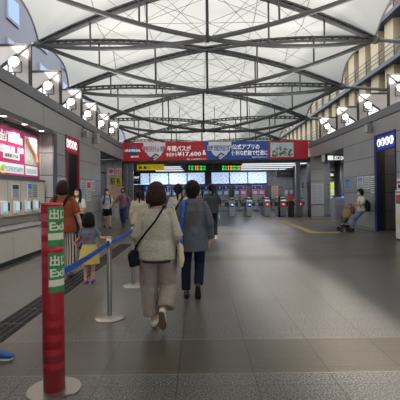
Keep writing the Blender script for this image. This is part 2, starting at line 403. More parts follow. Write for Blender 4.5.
def node(side, i): return Vector((N_X[i][0 if side < 0 else 1], N_Z[i], N_H[i]))
TR_LAB = ['crossing arched steel roof truss nearest overhead, mostly above the frame',
          'crossing arched steel roof truss just behind the nearest overhead one',
          'crossing arched steel roof truss springing beside the tall cream facade',
          'crossing arched steel roof truss midway along the white fabric roof',
          'crossing arched steel roof truss just above the red and blue banner',
          'farthest low crossing steel roof truss behind the banner top']
for i in range(6):
    t_ = thing('roof_truss', TR_LAB[i], 'roof truss', ((N_X[i][0]+N_X[i][1])/2, (N_Z[i]+N_Z[i+1])/2, min(N_H[i], N_H[i+1])-SAG[i]), group='steel trusses under the fabric roof')
    ups = []; los = []
    for A, B in ((node(-1, i), node(1, i+1)), (node(1, i), node(-1, i+1))):
        up = lambda t, A=A, B=B: A.lerp(B, t)+Vector((0, 0, RISE[i]*4*t*(1-t)))
        lo = lambda t, A=A, B=B: A.lerp(B, t)-Vector((0, 0, SAG[i]*4*t*(1-t)))
        ups.append(up); los.append(lo)
        b = MB(); n = 24
        for k in range(n):
            for dz in (.08, -.08): b.bar(up(k/n)+Vector((0,0,dz)), up((k+1)/n)+Vector((0,0,dz)), .22, .07)
        for k in range(2*n): b.bar(up((k+.5)/2/n)+Vector((0,0,-.1)), up((k+.5)/2/n)+Vector((0,0,.1)), .12, .1)
        part('upper_chord', b, M['steel'], t_, True)
        b = MB(); b.tube([lo(k/n) for k in range(n+1)], .095, 8); part('lower_chord', b, M['steel'], t_, True)
        for q in (1/6, 1/3, 2/3, 5/6):
            b = MB(); b.tube([lo(q), up(q)], .04, 6); part('strut', b, M['steel'], t_, True)
        b = MB()
        for q, r in ((1/6, 1/3), (1/3, 1/6), (1/3, .5), (.5, 1/3), (.5, 2/3), (2/3, .5), (2/3, 5/6), (5/6, 2/3)):
            b.tube([lo(q), up(r)], .009, 4)
        part('tie_rod', b, M['rod'], t_, True)
    b = MB(); b.tube([los[0](.5), ups[0](.5)], .06, 8); b.ball(los[0](.5), .16, 10); b.ball(ups[0](.5), .14, 10); part('hub', b, M['steel_dark'], t_, True)
    for q in (1/3, 2/3):
        for p_, q_ in ((los[0], ups[1]), (los[1], ups[0]), (ups[0], ups[1]), (los[0], los[1])):
            part('cross_cable', MB().tube([p_(q), q_(q)], .009, 4), M['rod'], t_, True)
    for s_ in (-1, 1):
        b = MB(); p = node(s_, i); b.ball(p, .2, 10); b.tube([p, Vector((s_*12.3, p.y, p.z-.35))], .09, 8)
        part('bearing_arm', b, M['steel'], t_, True)

# fabric seams and thin cables running along the roof
b = MB()
for f in (-.62, -.3, 0, .3, .62):
    pts = []
    for j in range(0, len(zs), 5):
        k = int((f+1)/2*NU); pts.append(mem.data.vertices[j*(NU+1)+k].co+Vector((0,0,-.03)))
    b.tube(pts, .014, 4)
struct('membrane_cable', b, M['rod'], parent=mem)

# ------------------------------------------------------------------ buildings outside the hall
fac = mat('blue_grey_facade', '#3d3f48', .6, var=.08, vscale=.6)
t_ = thing('building', 'tall blue-grey building outside the roof gap at upper left', 'building', (-16, 22, 0))
b = MB(); b.box(-17, -12, 8, 90, 0, 15); part('wall', b, fac, t_, True)
for y in range(10, 50, 5):
    for z in (7, 9.8, 12.6):
        f = part('window', MB().box(-12.02, -11.9, y, y+1.7, z, z+1.6), M['frame'], t_, True)
        part('pane', MB().box(-11.9, -11.87, y+.12, y+1.58, z+.12, z+1.48), mat('sky_glass', '#566a88', .5), f, True)
t_ = thing('building', 'tall facade of cream panels and blue-grey ledges at upper right', 'building', (16, 22, 0))
b = MB(); b.box(12.6, 17, 6, 90, 0, 15); part('wall', b, mat('facade_recess', '#4a4c60', .6), t_, True)
cr = mat('cream_panel', '#b5a382', .6, var=.05, vscale=1); lg = mat('ledge_blue', '#363a4a', .5)
for y in [8+i*2.1 for i in range(38)]:
    part('pier', MB().box(12.1, 12.6, y, y+1.15, 0, 15), cr, t_, True)
for z in (6.4, 9.3, 12.2, 14.7):
    lo_ = part('ledge', MB().box(11.7, 12.6, 6, 90, z, z+.26), lg, t_, True)
    b = MB()
    for q in range(3): b.bar((11.75, 6, z+.6+q*.28), (11.75, 90, z+.6+q*.28), .035)
    for y in range(6, 52, 2): b.bar((11.75, y, z+.2), (11.75, y, z+1.2), .05)
    part('railing', b, lg, lo_, True)

# ------------------------------------------------------------------ light panels and floodlights on the copings
fin_m = mat('fin_panel', '#d6ccc6', .5, 0, var=.06, vscale=2)
FFR = mat('fin_frame', '#4a4744', .85, spec=.15)
def light_fin(side, y, n):
    x = XL if side < 0 else XR; s_ = side
    w_, h_ = 1.9, 1.08
    X_ = lambda u: x + s_*u
    where = 'left wall' if s_ < 0 else 'right wall'
    t_ = thing('light_panel', '%s grey upright light panel on the %s coping' % (n, where), 'light panel', (X_(.3), y, 4.3), group='light panels on the %s' % where)
    b = MB(); b.prism([(X_(0), 4.3), (X_(w_), 4.3), (X_(w_), 4.3+h_), (X_(0), 4.3+h_)], 'y', y, y+.05); part('panel', b, fin_m, t_, True)
    b = MB(); b.bar((X_(0), y, 4.3), (X_(0), y, 4.3+h_+.03), .07); b.bar((X_(0), y, 4.3+h_), (X_(w_), y, 4.3+h_), .06); part('edge_frame', b, FFR, t_, True)
    b = MB(); b.bar((X_(.02), y-.05, 4.3+h_-.05), (X_(.98), y-.05, 4.62), .05); part('brace', b, FFR, t_, True)
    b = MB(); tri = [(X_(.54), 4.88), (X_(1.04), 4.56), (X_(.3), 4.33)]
    b.prism(tri, 'y', y-.03, y-.002); part('gap_glow', b, mat('gap_glow_white', '#ffffff', .5, emit=1.0), t_, True)  # added glowing triangle, stands in for bright sky seen through the panel
    f = thing('floodlight', '%s round floodlight glowing on the %s coping' % (n, where), 'lamp', (X_(.33), y-.16, 4.3), group='floodlights on the %s' % where)
    c = Vector((X_(.33), y-.16, 4.86))
    b = MB(); b.tube([c+Vector((0,.1,-.02)), c+Vector((0,.02,0)), c+Vector((0,-.05,.01))], [.06,.13,.15], 16); part('housing', b, M['white'], f, True)
    b = MB(); b.ball(c+Vector((0,-.055,.012)), (.12,.03,.12), 16); part('lens', b, M['lamp'], f, True)
    b = MB(); b.bar((c.x-.17, c.y, 4.62), (c.x-.17, c.y, 4.9), .03); b.bar((c.x+.17, c.y, 4.62), (c.x+.17, c.y, 4.9), .03); b.bar((c.x-.17, c.y, 4.62), (c.x+.17, c.y, 4.62), .03); b.bar((c.x, c.y, 4.3), (c.x, c.y, 4.62), .04); part('bracket', b, M['frame'], f, True)
    L = bpy.data.lights.new('flood', 'AREA'); L.shape = 'DISK'; L.size = .3; L.energy = FLOOD_POWER; L.color = (1, .95, .9); L.spread = 2.7
    o = bpy.data.objects.new('flood', L); C.objects.link(o); o.parent = f
    d = Vector((-s_*.6, -.35, .75)); o.location = Vector((s_*.12, -.22, .66)); o.rotation_euler = d.to_track_quat('-Z', 'Y').to_euler()
ORD = ['nearest', 'second nearest', 'third nearest', 'fourth nearest', 'fifth nearest', 'sixth nearest']
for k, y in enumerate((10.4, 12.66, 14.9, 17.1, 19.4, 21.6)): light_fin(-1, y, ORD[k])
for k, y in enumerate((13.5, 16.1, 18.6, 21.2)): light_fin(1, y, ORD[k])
#=====PART2
# ================================================================== DOORWAY FRAMES AND SIGNS
def seg_line(s_, wall_x):
    return lambda px: 400*abs(wall_x)/abs(px-200)
t_ = thing('door_frame', 'dark red metal door frame round the left toilet doorway', 'door frame', (XL, 13.74, 0))
b = MB(); b.box(XL-.04, XL+.03, 14.36, 14.5, 0, 3.44); b.box(XL-.04, XL+.03, 13.03, 13.09, 0, 3.44); b.box(XL-.04, XL+.03, 13.09, 14.36, 2.87, 2.95); b.box(XL-.04, XL+.03, 13.09, 14.36, 3.38, 3.44)
part('frame', b, M['doorred'], t_, True)
sgn = part('sign_panel', MB().box(XL-.1, XL, 13.09, 14.33, 2.97, 3.38), mat('red_sign', '#b02036', .4, emit=.25), t_, True)
t_r = thing('door_frame', 'dark blue metal door frame round the right toilet doorway', 'door frame', (XR, 13.8, 0))
b = MB(); b.box(XR-.03, XR+.04, 14.42, 14.6, 0, 3.47); b.box(XR-.03, XR+.04, 13.02, 13.08, 0, 3.47); b.box(XR-.03, XR+.04, 13.08, 14.42, 2.86, 2.93); b.box(XR-.03, XR+.04, 13.08, 14.42, 3.4, 3.47)
part('frame', b, M['navy'], t_r, True)
sgn2 = part('sign_panel', MB().box(XR, XR+.1, 13.1, 14.42, 2.93, 3.4), mat('blue_sign', '#2430a8', .4, emit=.25), t_r, True)
def picto(parent, x, n, y, z, i, col):
    """white disc with a toilet pictogram, on a side wall"""
    b = MB(); b.tube([(x, y, z), (x+.012*n, y, z)], .145, 20)
    d = part('pictogram_disc', b, M['glow'], parent, True)
    b = MB(); X0 = x+.014*n; q = lambda dy, dz: (X0, y+dy, z+dz)
    b.ball(q(0, .085), (.004, .026, .026), 8)
    if i == 0: b.add([q(-.02,.05), q(.02,.05), q(.055,-.04), q(-.055,-.04)], [(0,1,2,3)]); b.bar(q(-.016,-.04), q(-.016,-.11), .02, .004, (0,1,0)); b.bar(q(.016,-.04), q(.016,-.11), .02, .004, (0,1,0))
    elif i == 1: b.bar(q(0,.05), q(0,-.03), .07, .004, (0,1,0)); b.bar(q(-.018,-.03), q(-.018,-.11), .026, .004, (0,1,0)); b.bar(q(.018,-.03), q(.018,-.11), .026, .004, (0,1,0))
    elif i == 2: b.bar(q(0,.05), q(0,-.03), .03, .004, (0,1,0)); b.bar(q(0,-.02), q(.05,-.03), .02, .004); b.bar(q(.05,-.03), q(.06,-.1), .02, .004); b.tube([q(.045*math.cos(a/8*PI)-.01, -.055+.045*math.sin(a/8*PI)) for a in range(17)], .008, 5)
    else: b.bar(q(0,.05), q(0,-.04), .05, .004, (0,1,0)); b.ball(q(.05,-.03), (.004,.025,.03), 8); b.bar(q(-.02,-.04), q(-.02,-.1), .02, .004, (0,1,0))
    part('pictogram', b, col, d, True)
for i in range(4):
    picto(sgn, XL, 1, 13.25+i*.29, 3.18, i, M['doorred'])
    picto(sgn2, XR, -1, 14.25-i*.31, 3.17, i, M['navy'])

# small speakers on the walls
def wall_box(s_, px, py, w_, h_, lab):
    x = XL if s_ < 0 else XR; dx = abs(P(px, py, 1).x*400)
    y = 400*abs(x)/dx; z = P(px, py, y).z; n = -s_
    t_ = thing('wall_speaker', lab, 'speaker', (x, y, z-h_/2))
    xs = sorted((x+n*.06, x+n*.24))
    part('housing', MB().box(xs[0], xs[1], y-w_/2, y+w_/2, z-h_/2, z+h_/2, bev=.02), mat('speaker_cream', '#a8a69c', .5), t_, True)
    part('grille', MB().box(x+n*.08, x+n*.22, y-w_/2-.012, y-w_/2, z-h_/2+.03, z+h_/2-.03), M['grey'], t_, True)
    b = MB(); b.bar((x, y, z+.02), (x+n*.1, y, z+.02), .05); b.bar((x, y, z+h_/2), (x+n*.05, y, z+h_/2+.12), .03); part('bracket', b, M['frame'], t_, True)
wall_box(-1, 82, 134, .24, .26, 'small cream speaker left of the bigger one above the red doorway')
wall_box(-1, 93, 138.5, .34, .4, 'larger cream speaker box on the left wall fascia')
wall_box(1, 372, 128.5, .22, .3, 'small cream speaker on the right wall above the blue sign')

# ================================================================== POSTERS ON THE WALLS
def lines_mesh(b, face, x, y0, y1, z0, z1, n, seed=1, bold=.35):
    """rows of broken print, as flat dashes; x is the plane, y0..y1 the width"""
    rd = random.Random(seed)
    for i in range(n):
        z = z1-(i+.5)*(z1-z0)/n; h = (z1-z0)/n*bold/2; a = y0
        while a < y1-.01:
            l = rd.uniform(.06, .25)*(y1-y0); e_ = min(a+l, y1)
            if face == 'front': b.box(a, e_, x-.004, x, z-h, z+h)
            elif face == 'left': b.box(x, x+.004, a, e_, z-h, z+h)
            else: b.box(x-.004, x, a, e_, z-h, z+h)
            a = e_+.04*(y1-y0)
def poster(s_, px0, px1, py0, py1, lab, m=None, accent=None, group=None, name='poster', n=7, plane=None, cat='poster'):
    x = plane if plane is not None else (XL if s_ < 0 else XR); sgnx = -s_
    ys = []
    for px in (px0, px1):
        dx = abs(P(px, (py0+py1)/2, 1).x*400); ys.append(400*abs(x)/dx)
    y0, y1 = min(ys), max(ys); ym = (y0+y1)/2; pm = (px0+px1)/2
    z1 = P(pm, py0, ym).z; z0 = P(pm, py1, ym).z
    xa, xb = sorted((x, x+sgnx*.015))
    t_ = thing(name, lab, cat, (x, ym, z0), group=group)
    part('sheet', MB().box(xa, xb, y0, y1, z0, z1), m or M['paper'], t_, True)
    xf = x+sgnx*.015; f = 'left' if s_ < 0 else 'right'
    hh = z1-z0; mg = (y1-y0)*.1
    b = MB(); lines_mesh(b, f, xf, y0+mg, y1-mg, z0+hh*.06, z1-hh*(.4 if accent else .08), n, int(px0)); part('lettering', b, M['ink'], t_, True)
    if accent:
        b = MB(); lo, hi = sorted((xf, xf+sgnx*.004)); b.box(lo, hi, y0+mg, y1-mg, z1-hh*.36, z1-hh*.06); part('heading', b, accent, t_, True)
    return t_
bl = mat('poster_blue', '#2f6fc0', .6); rd_ = mat('poster_red', '#c8414e', .6)
poster(-1, 57, 61.3, 178, 182.5, 'white notice left of the red doorway, nearer of two', n=3)
poster(-1, 61.9, 66, 178, 182.5, 'white notice right beside the red door frame', n=3)
poster(-1, 80.5, 85, 181, 197, 'pale blue poster right of the red door frame', mat('pale_blue', '#b9c6d6', .6))
poster(-1, 86.3, 90.6, 181, 201, 'tall white poster with red heading on the left wall', accent=rd_)
poster(-1, 91.6, 94.3, 180.5, 191, 'narrow white poster at the end of the left wall')
poster(1, 345.3, 350, 178.5, 189, 'small blue and white notice on the right wall', mat('notice_blue', '#7fa6d8', .6), bl, n=4)
poster(1, 357.5, 363.5, 176.5, 191, 'white notice above the standing person with the backpack', accent=mat('pale_purple', '#8f95c4', .6))
poster(1, 364.8, 369.5, 176, 189, 'white framed notice right of the standing person')
poster(1, 371, 375.3, 176, 193, 'tall white notice beside the blue door frame')

# framed notice board on the right pier, posters on the left pier
def front_panel(name, lab, px0, px1, py0, py1, Z, m, n=10, cat='sign', ink=None, seed=3):
    a = P(px0, py0, Z); c = P(px1, py1, Z)
    t_ = thing(name, lab, cat, ((a.x+c.x)/2, Z, c.z))
    part('panel', MB().box(a.x, c.x, Z-.03, Z, c.z, a.z), m, t_, True)
    if n:
        b = MB(); w_ = c.x-a.x; h_ = a.z-c.z
        lines_mesh(b, 'front', Z-.03, a.x+w_*.08, a.x+w_*.46, c.z+h_*.06, a.z-h_*.06, n, seed); lines_mesh(b, 'front', Z-.03, a.x+w_*.54, c.x-w_*.08, c.z+h_*.06, a.z-h_*.06, n, seed+9)
        part('lettering', b, ink or M['ink'], t_, True)
    return t_, a, c
front_panel('notice_board', 'tall pale grey notice board on the right pier', 310.8, 323.6, 183.6, 203.8, 22.49, mat('board_grey', '#a5a7aa', .5), 12, ink=M['grey'])
for px in (108, 115.6):
    t_, a, c = front_panel('notice', 'square notice with a pink round mark, above the yellow sign' if px < 110 else 'square notice with red grid, above the yellow sign', px, px+6.2, 168, 175, 22.89, mat('pale_pink', '#b9a9ab', .6), 0)
    if px < 110: part('round_mark', MB().tube([((a.x+c.x)/2, 22.85, (a.z+c.z)/2), ((a.x+c.x)/2, 22.86, (a.z+c.z)/2)], .12, 16), mat('pink_mark', '#a64a6a', .6), t_, True)
    else:
        b = MB(); [b.box(a.x+.04+i*.1, a.x+.1+i*.1, 22.85, 22.86, c.z+.06+j*.13, c.z+.14+j*.13) for i in range(3) for j in range(2)]; part('lettering', b, rd_, t_, True)
t_, a, c = front_panel('station_sign', 'yellow sign with black characters on the left pier', 109.8, 122, 176.8, 186.6, 22.88, mat('dull_yellow', '#a3941c', .5), 0)
text('駅', .3, .42, M['ink'], Vector(((a.x+c.x)/2-.17, 22.85, (a.z+c.z)/2)), t_, bold=.02)
text('R', .22, .34, M['ink'], Vector(((a.x+c.x)/2+.17, 22.85, (a.z+c.z)/2+.03)), t_, bold=.03)
part('underline', MB().box((a.x+c.x)/2+.04, (a.x+c.x)/2+.3, 22.845, 22.85, c.z+.05, c.z+.09), M['ink'], t_, True)
t_, a, c = front_panel('poster', 'brown and tan poster low on the left pier', 108.5, 121, 189, 203, 22.88, mat('tan_poster', '#7d6550', .6, col2='#b08e72', vscale=5), 0, 'poster')

# ================================================================== TICKET COUNTER, MAP BOARD
cx = -4.03
t_ = thing('ticket_counter', 'long pale grey ticket counter along the left wall', 'counter', ((cx-4.8)/2, 7, 0))
b = MB(); b.box(-4.78, cx-.03, 3.2, 11.0, 0, .1); part('plinth', b, M['dark'], t_, True)
pm = mat('counter_panel', '#cdc8be', .45, var=.03, vscale=3)
for y in (3.2, 5.0, 6.8, 8.62): part('front_panel', MB().box(cx-.04, cx, y, min(y+1.8, 11.0), .1, .7, bev=.006), pm, t_, True)
part('side_panel', MB().box(-4.78, cx-.045, 10.96, 11.0, .1, .7), pm, t_, True)
part('ledge', MB().box(-4.78, cx+.02, 3.2, 11.02, .705, .75, bev=.01), mat('ledge_grey', '#6d6b69', .35), t_, True)
t_ = thing('machine_panel', 'beige upper panel of ticket machine fronts in the recess', 'panel', (-4.7, 7, .96))
part('panel', MB().box(-4.785, -4.6, 3.2, 11.85, .96, 1.86, bev=.01), mat('machine_beige', '#cdc4b7', .5, var=.03), t_, True)
part('trim', MB().box(-4.785, -4.57, 3.2, 11.85, 1.86, 1.91), M['frame'], t_, True)
for y in (9.0, 9.55, 10.25, 10.95): part('joint', MB().box(-4.6, -4.597, y, y+.012, .97, 1.85), M['grey'], t_, True)
xw = -4.59
def dispenser(px, n):
    dx = 200-px; y = 400*4.59/dx
    t_ = thing('ticket_machine', n+' small white ticket slot unit on the beige panel', 'ticket machine', (xw, y, 1.05), group='ticket slot units in the beige panel')
    part('body', MB().box(xw, xw+.06, y-.14, y+.12, 1.03, 1.33, bev=.01), mat('unit_white', '#d6dadd', .4), t_, True)
    part('screen', MB().box(xw+.06, xw+.064, y-.1, y+.08, 1.1, 1.3), mat('pale_screen', '#bfe0ee', .3, emit=.35), t_, True)
    part('card_slot', MB().box(xw, xw+.04, y+.16, y+.25, 1.1, 1.3, bev=.005), M['dark'], t_, True)
for px, n in ((3, 'first from the left,'), (15.5, 'second from the left,'), (26.5, 'third from the left,'), (34.8, 'fourth from the left,')): dispenser(px, n)
poster(-1, 11.3, 18.8, 184, 198.5, 'white notice with small pictures above the ticket slots', accent=M['dark'], plane=-4.59)
poster(-1, 27, 31.4, 182.8, 199, 'white and blue notice above the ticket slots', accent=bl, plane=-4.59)
poster(-1, 32.3, 36.8, 182.8, 198.5, 'plain grey notice right of the white and blue one', mat('grey_paper', '#aeb2b4', .6), plane=-4.59)
poster(-1, 40.3, 41.9, 231.5, 239, 'small pale card on the end of the counter', mat('pale_card', '#cfe0dd', .6), plane=cx+.002, n=3)

# route map board
bx = -4.72; y0, y1, z0, z1 = 5.5, 11.72, 1.98, 3.16
t_ = thing('map_board', 'magenta lit fare map board above the ticket counter', 'sign board', (bx, 8.6, z0-.05))
part('frame', MB().box(-4.785, bx-.012, y0-.1, y1+.1, z0-.06, z1+.08, bev=.01), M['frame'], t_, True)
part('panel', MB().box(bx-.012, bx, y0, y1, z0, z1), mat('magenta', '#a8235f', .4, emit=.3), t_, True)
pw = mat('lit_paper', '#cfdad2', .4, emit=.3); wt = mat('lit_text', '#ece2e8', .4, emit=.35)
yp = lambda px: 400*4.72/(200-px)
ym = yp(25.3)
mp_ = part('route_map', MB().box(bx, bx+.006, ym, y1-.12, 2.32, 3.08), mat('map_paper', '#b9bcb2', .4, emit=.25, var=.12, vscale=9), t_, True)
b = MB(); b.tube([(bx+.008, ym+.08, 2.98), (bx+.008, ym+.3, 2.8), (bx+.008, ym+.55, 2.65), (bx+.008, ym+.75, 2.45), (bx+.008, y1-.2, 2.38)], [(.07,.07)]*5, 8); part('coast_line', b, mat('map_orange', '#cf9878', .5, emit=.2), mp_, True)
for y, z in ((ym+.2, 2.45), (ym+.3, 2.62), (y1-.35, 2.9), (y1-.3, 2.6), (ym+.5, 2.42)): part('label', MB().box(bx+.006, bx+.02, y-.1, y+.1, z-.035, z+.035), M['paper'], mp_, True)
for a, c in ((y0+.1, yp(-12)), (yp(-10), yp(24)), (ym+.02, y1-.1)):
    q = part('information_panel', MB().box(bx, bx+.006, a, c, z0+.05, 2.28), pw, t_, True)
    b = MB(); lines_mesh(b, 'left', bx+.006, a+(.3 if a > 7 and a < 9.5 else .08), c-.08, z0+.09, 2.2, 4, int(a*7)); part('lettering', b, bl, q, True)
b = MB(); b.tube([(bx+.012, yp(3)-.02+.12*math.cos(k*PI/12), 2.12+.1*math.sin(k*PI/12)) for k in range(25)], .018, 6); part('ring_mark', b, mat('map_green', '#b9c34a', .5, emit=.5), t_, True)
tl = lambda s, px0, px1, py, h: text(s, yp(px1)-yp(px0), h, wt, Vector((bx+.003, (yp(px0)+yp(px1))/2, P((px0+px1)/2, py, (yp(px0)+yp(px1))/2).z)), t_, 'left', bold=.015)
tl('きっぷのお買い物', 1.5, 20, 133.5, .11)
tl('地下鉄線路図', -14, 15, 147.5, .2); tl('沿線', 17.5, 23.8, 150.8, .16)
for px0, px1, py, s in ((-6, 7, 136, 'のりば'), (9, 22.8, 140.2, 'タッチパネル式'), (3.5, 19.8, 155.8, '乗車券うりば')):
    a, c = yp(px0), yp(px1); z = P((px0+px1)/2, py, (a+c)/2).z
    q = part('caption_box', MB().box(bx, bx+.008, a, c, z-.085, z+.085, bev=.003), pw, t_, True)
    text(s, (c-a)*.82, .1, mat('dark_magenta', '#6e2a48', .5), Vector((bx+.008, (a+c)/2, z)), q, 'left')
for k, px in enumerate((5, 24, 40.5)):
    p = P(px, (117, 124.5, 130.3)[k], 1); y = (9.15, 10.25, 11.35)[k]; x = -4.47
    t2 = thing('downlight', ('nearest', 'middle', 'farthest')[k]+' small round downlight in the soffit over the map board', 'lamp', (x, y, 3.27), group='downlights over the map board')
    part('rim', MB().lathe([(.065, 3.3), (.085, 3.28), (.085, 3.299)], (x, y, 0), 16), M['white'], t2, True)
    part('lens', MB().tube([(x, y, 3.284), (x, y, 3.296)], .062, 16), M['down'], t2, True)
    L = bpy.data.lights.new('downlight_glow', 'SPOT'); L.energy = DOWN_POWER; L.spot_size = 2.3; L.spot_blend = .6; L.color = (1, .95, .88); L.shadow_soft_size = .06
    o = bpy.data.objects.new('downlight_glow', L); C.objects.link(o); o.parent = t2; o.location = (0, 0, 0)
for y in (4.2, 6.0, 7.8):
    L = bpy.data.lights.new('downlight_glow', 'SPOT'); L.energy = DOWN_POWER; L.spot_size = 2.3; L.spot_blend = .6; L.color = (1, .95, .88); L.shadow_soft_size = .06
    t2 = thing('downlight', 'small round downlight in the soffit, nearer than the three in view', 'lamp', (-4.47, y, 3.27), group='downlights nearer than the three in view')
    part('rim', MB().lathe([(.065, 3.3), (.085, 3.28), (.085, 3.299)], (-4.47, y, 0), 16), M['white'], t2, True)
    o = bpy.data.objects.new('downlight_glow', L); C.objects.link(o); o.parent = t2

# ================================================================== BANNER OVER THE GATES
BZ = 23.1
bl_, br_ = P(122.2, 152, BZ), P(308.3, 150, BZ)
a0, a1 = P(122.2, 143.3, BZ), P(122.2, 161, BZ)
bt, bb = (a0.z+P(308, 139.8, BZ).z)/2, (a1.z+P(308, 158.6, BZ).z)/2
t_ = thing('banner_board', 'long red and blue advertising board hung over the ticket gates', 'banner', ((bl_.x+br_.x)/2, BZ, bb))
bx0, bx1 = bl_.x, br_.x
part('board', MB().box(bx0, bx1, BZ, BZ+.2, bb, bt), M['frame'], t_, True)
def bX(px): return P(px, 152, BZ).x
def bZ(py, px): return P(px, py, BZ).z
BR = mat('banner_red', '#b01f2c', .45, emit=.1); BB = mat('banner_blue', '#1d4a94', .45, emit=.1)
F = BZ-.012
part('red_field', MB().prism([(bx0, bb), (bX(208), bb), (bX(203.5), bt), (bx0, bt)], 'y', F, BZ), BR, t_, True)
part('blue_field', MB().prism([(bX(208), bb), (bX(268.5), bb), (bX(268.5), bt), (bX(203.5), bt)], 'y', F, BZ), BB, t_, True)
part('red_field', MB().prism([(bX(268.5), bb), (bx1, bb), (bx1, bt), (bX(268.5), bt)], 'y', F, BZ), BR, t_, True)
def shield(px0, px1, s, m):
    h = bt-bb; zz = [bt-.02, bt-.3*h, bb+.3*h, bb+.02]; c = (bX(px0)+bX(px1))/2; w_ = (bX(px1)-bX(px0))/2
    q = part('shield', MB().prism([(c-w_, zz[0]), (c+w_, zz[0]), (c+w_*.97, zz[1]), (c+w_*.6, zz[2]), (c, zz[3]), (c-w_*.6, zz[2]), (c-w_*.97, zz[1])][::-1], 'y', F-.006, F), mat('shield_white', '#c9cdcf', .5, emit=.15), t_, True)
    text(s, w_*2.16, .42, mat('shield_white', '#c9cdcf'), Vector((c, F-.004, bt-.36*h)), q, bold=.1, name='lettering_outline')
    text(s, w_*2.04, .34, m, Vector((c, F-.012, bt-.36*h)), q, bold=.01)
    part('ticket_picture', MB().prism([(c-.3, bb+.12), (c-.05, bb+.08), (c+.28, bb+.3), (c+.05, bb+.42)], 'y', F-.012, F-.006), mat('ticket_blue', '#2b3f77', .5), q, True)
    part('ticket_picture', MB().prism([(c-.12, bb+.16), (c+.02, bb+.14), (c+.18, bb+.28), (c+.05, bb+.33)], 'y', F-.016, F-.012), mat('ticket_cream', '#d8c6c0', .5), q, True)
shield(143.5, 165.5, '特別価格', BR); shield(208.5, 231.5, '時間短縮', BB)
bw = mat('banner_white', '#f0f0ee', .5, emit=.25)
def bt_(s, px0, px1, py, hpx, m=bw, bold=.02):
    w_ = bX(px1)-bX(px0); text(s, w_, hpx*BZ/400, m, Vector(((bX(px0)+bX(px1))/2, F, bZ(py, (px0+px1)/2))), t_, bold=bold)
bt_('年間パスが', 167, 191, 148.5, 5.6); bt_('今日から', 166, 177, 154.6, 4); bt_('¥17,600', 177.5, 201, 154.2, 5); bt_('&', 202.5, 206, 152.5, 5)
bt_('MINI PARTY', 131, 139, 156.8, 1.8); bt_('詳しくは公式サイトへ', 187, 206, 159.2, 1.5)
bt_('公式アプリの', 232.5, 259.5, 146.8, 5.4); bt_('便利な機能で快適に', 231.5, 267.5, 152.8, 5); bt_('公式アプリをダウンロード', 252, 267, 157.2, 1.4)
# round emblem at the left end
c = Vector((bX(133), F-.02, bZ(150.7, 133))); b = MB(); b.ball(c, (.3, .03, .27), 20); gl = part('globe_emblem', b, mat('globe_blue', '#23336e', .4, col2='#5b7fb5', vscale=6), t_, True)
text('UNIVERSAL', .92, .15, bw, c+Vector((0, -.032, 0)), gl, bold=.03)
# landscape picture at the right end
p0, p1 = bX(270.5), bX(293.5); q = part('park_picture', MB().box(p0, p1, F-.008, F, bZ(157, 282), bZ(142.6, 282)), mat('picture_sky', '#b9d3dc', .5, emit=.1, col2='#8bb0a8', vscale=2.2), t_, True)
rd2 = random.Random(4); zb = bZ(157, 282)
for k, (cc, nm) in enumerate((('#5c7f4f', 'hill'), ('#8d6f52', 'rock'), ('#c9c1ab', 'roof'), ('#48734c', 'trees'), ('#a8574f', 'roof'), ('#dfe4e2', 'tower'))):
    b = MB()
    for j in range(9):
        x = rd2.uniform(p0+.08, p1-.08); z = rd2.uniform(.05, .45 if k < 4 else .55); s1 = rd2.uniform(.04, .09)
        b.prism([(x-s1, zb+z-.05), (x+s1, zb+z-.05), (x+s1*.7, zb+z+s1*.6), (x-s1*.2, zb+z+s1*1.3)], 'y', F-.012-.001*k, F-.008)
    part('picture_detail', b, mat('picture_%s_%d' % (nm, k), cc, .6), q, True)
for px in (150, 180, 215, 250, 285):
    x = bX(px); t2 = thing('hanger_rod', 'thin steel rod holding up the advertising board', 'rod', (x, BZ+.1, bt), group='hanger rods on the advertising board')
    part('rod', MB().tube([(x, BZ+.1, bt), (x, BZ+.1, bt+2.1)], .015, 6), M['steel'], t2, True)
# side returns closing the fascia
struct('trim_6', MB().box(XL-.35, bx0, BZ+.02, BZ+.2, 3.39, TOPH+.0), M['frame'], 'end plate left of the banner')

# yellow hanging signs, LED boards, exit signs, slat lights
def hang_sign(name, lab, px0, px1, py0, py1, Z, m, cat='sign', depth=.14):
    a = P(px0, py0, Z); c = P(px1, py1, Z)
    t_ = thing(name, lab, cat, ((a.x+c.x)/2, Z, c.z))
    part('panel', MB().box(a.x, c.x, Z, Z+depth, c.z, a.z, bev=.01), m, t_, True)
    b = MB()
    for x in (a.x+.15*(c.x-a.x), c.x-.15*(c.x-a.x)): b = MB(); b.tube([(x, Z+depth/2, a.z), (x, Z+depth/2, 3.34)], .02, 6); part('hanger', b, M['frame'], t_, True)
    return t_, a, c
t_, a, c = hang_sign('direction_sign', 'long yellow hanging sign below the left banner end', 137, 164, 164.6, 170, 24.6, M['yellow'])
text('出口・トイレ', 1.0, .16, M['ink'], Vector(((a.x+c.x)/2+.15, 24.6, (a.z+c.z)/2)), t_)
part('arrow', MB().prism([(a.x+.1, c.z+.16), (a.x+.28, c.z+.27), (a.x+.28, c.z+.05)], 'y', 24.59, 24.6), M['ink'], t_, True)
part('symbol', MB().box(a.x+.4, a.x+.56, 24.59, 24.6, c.z+.08, c.z+.25), bl, t_, True)
t_, a, c = hang_sign('direction_sign', 'yellow hanging sign mostly hidden behind the banner edge', 140, 163, 160, 162.8, 25.8, M['yellow'])
ledb = M['black']; lg_ = mat('led_green', '#37d24a', .4, emit=1.6); lo_ = mat('led_orange', '#e08a4a', .4, emit=1.6)
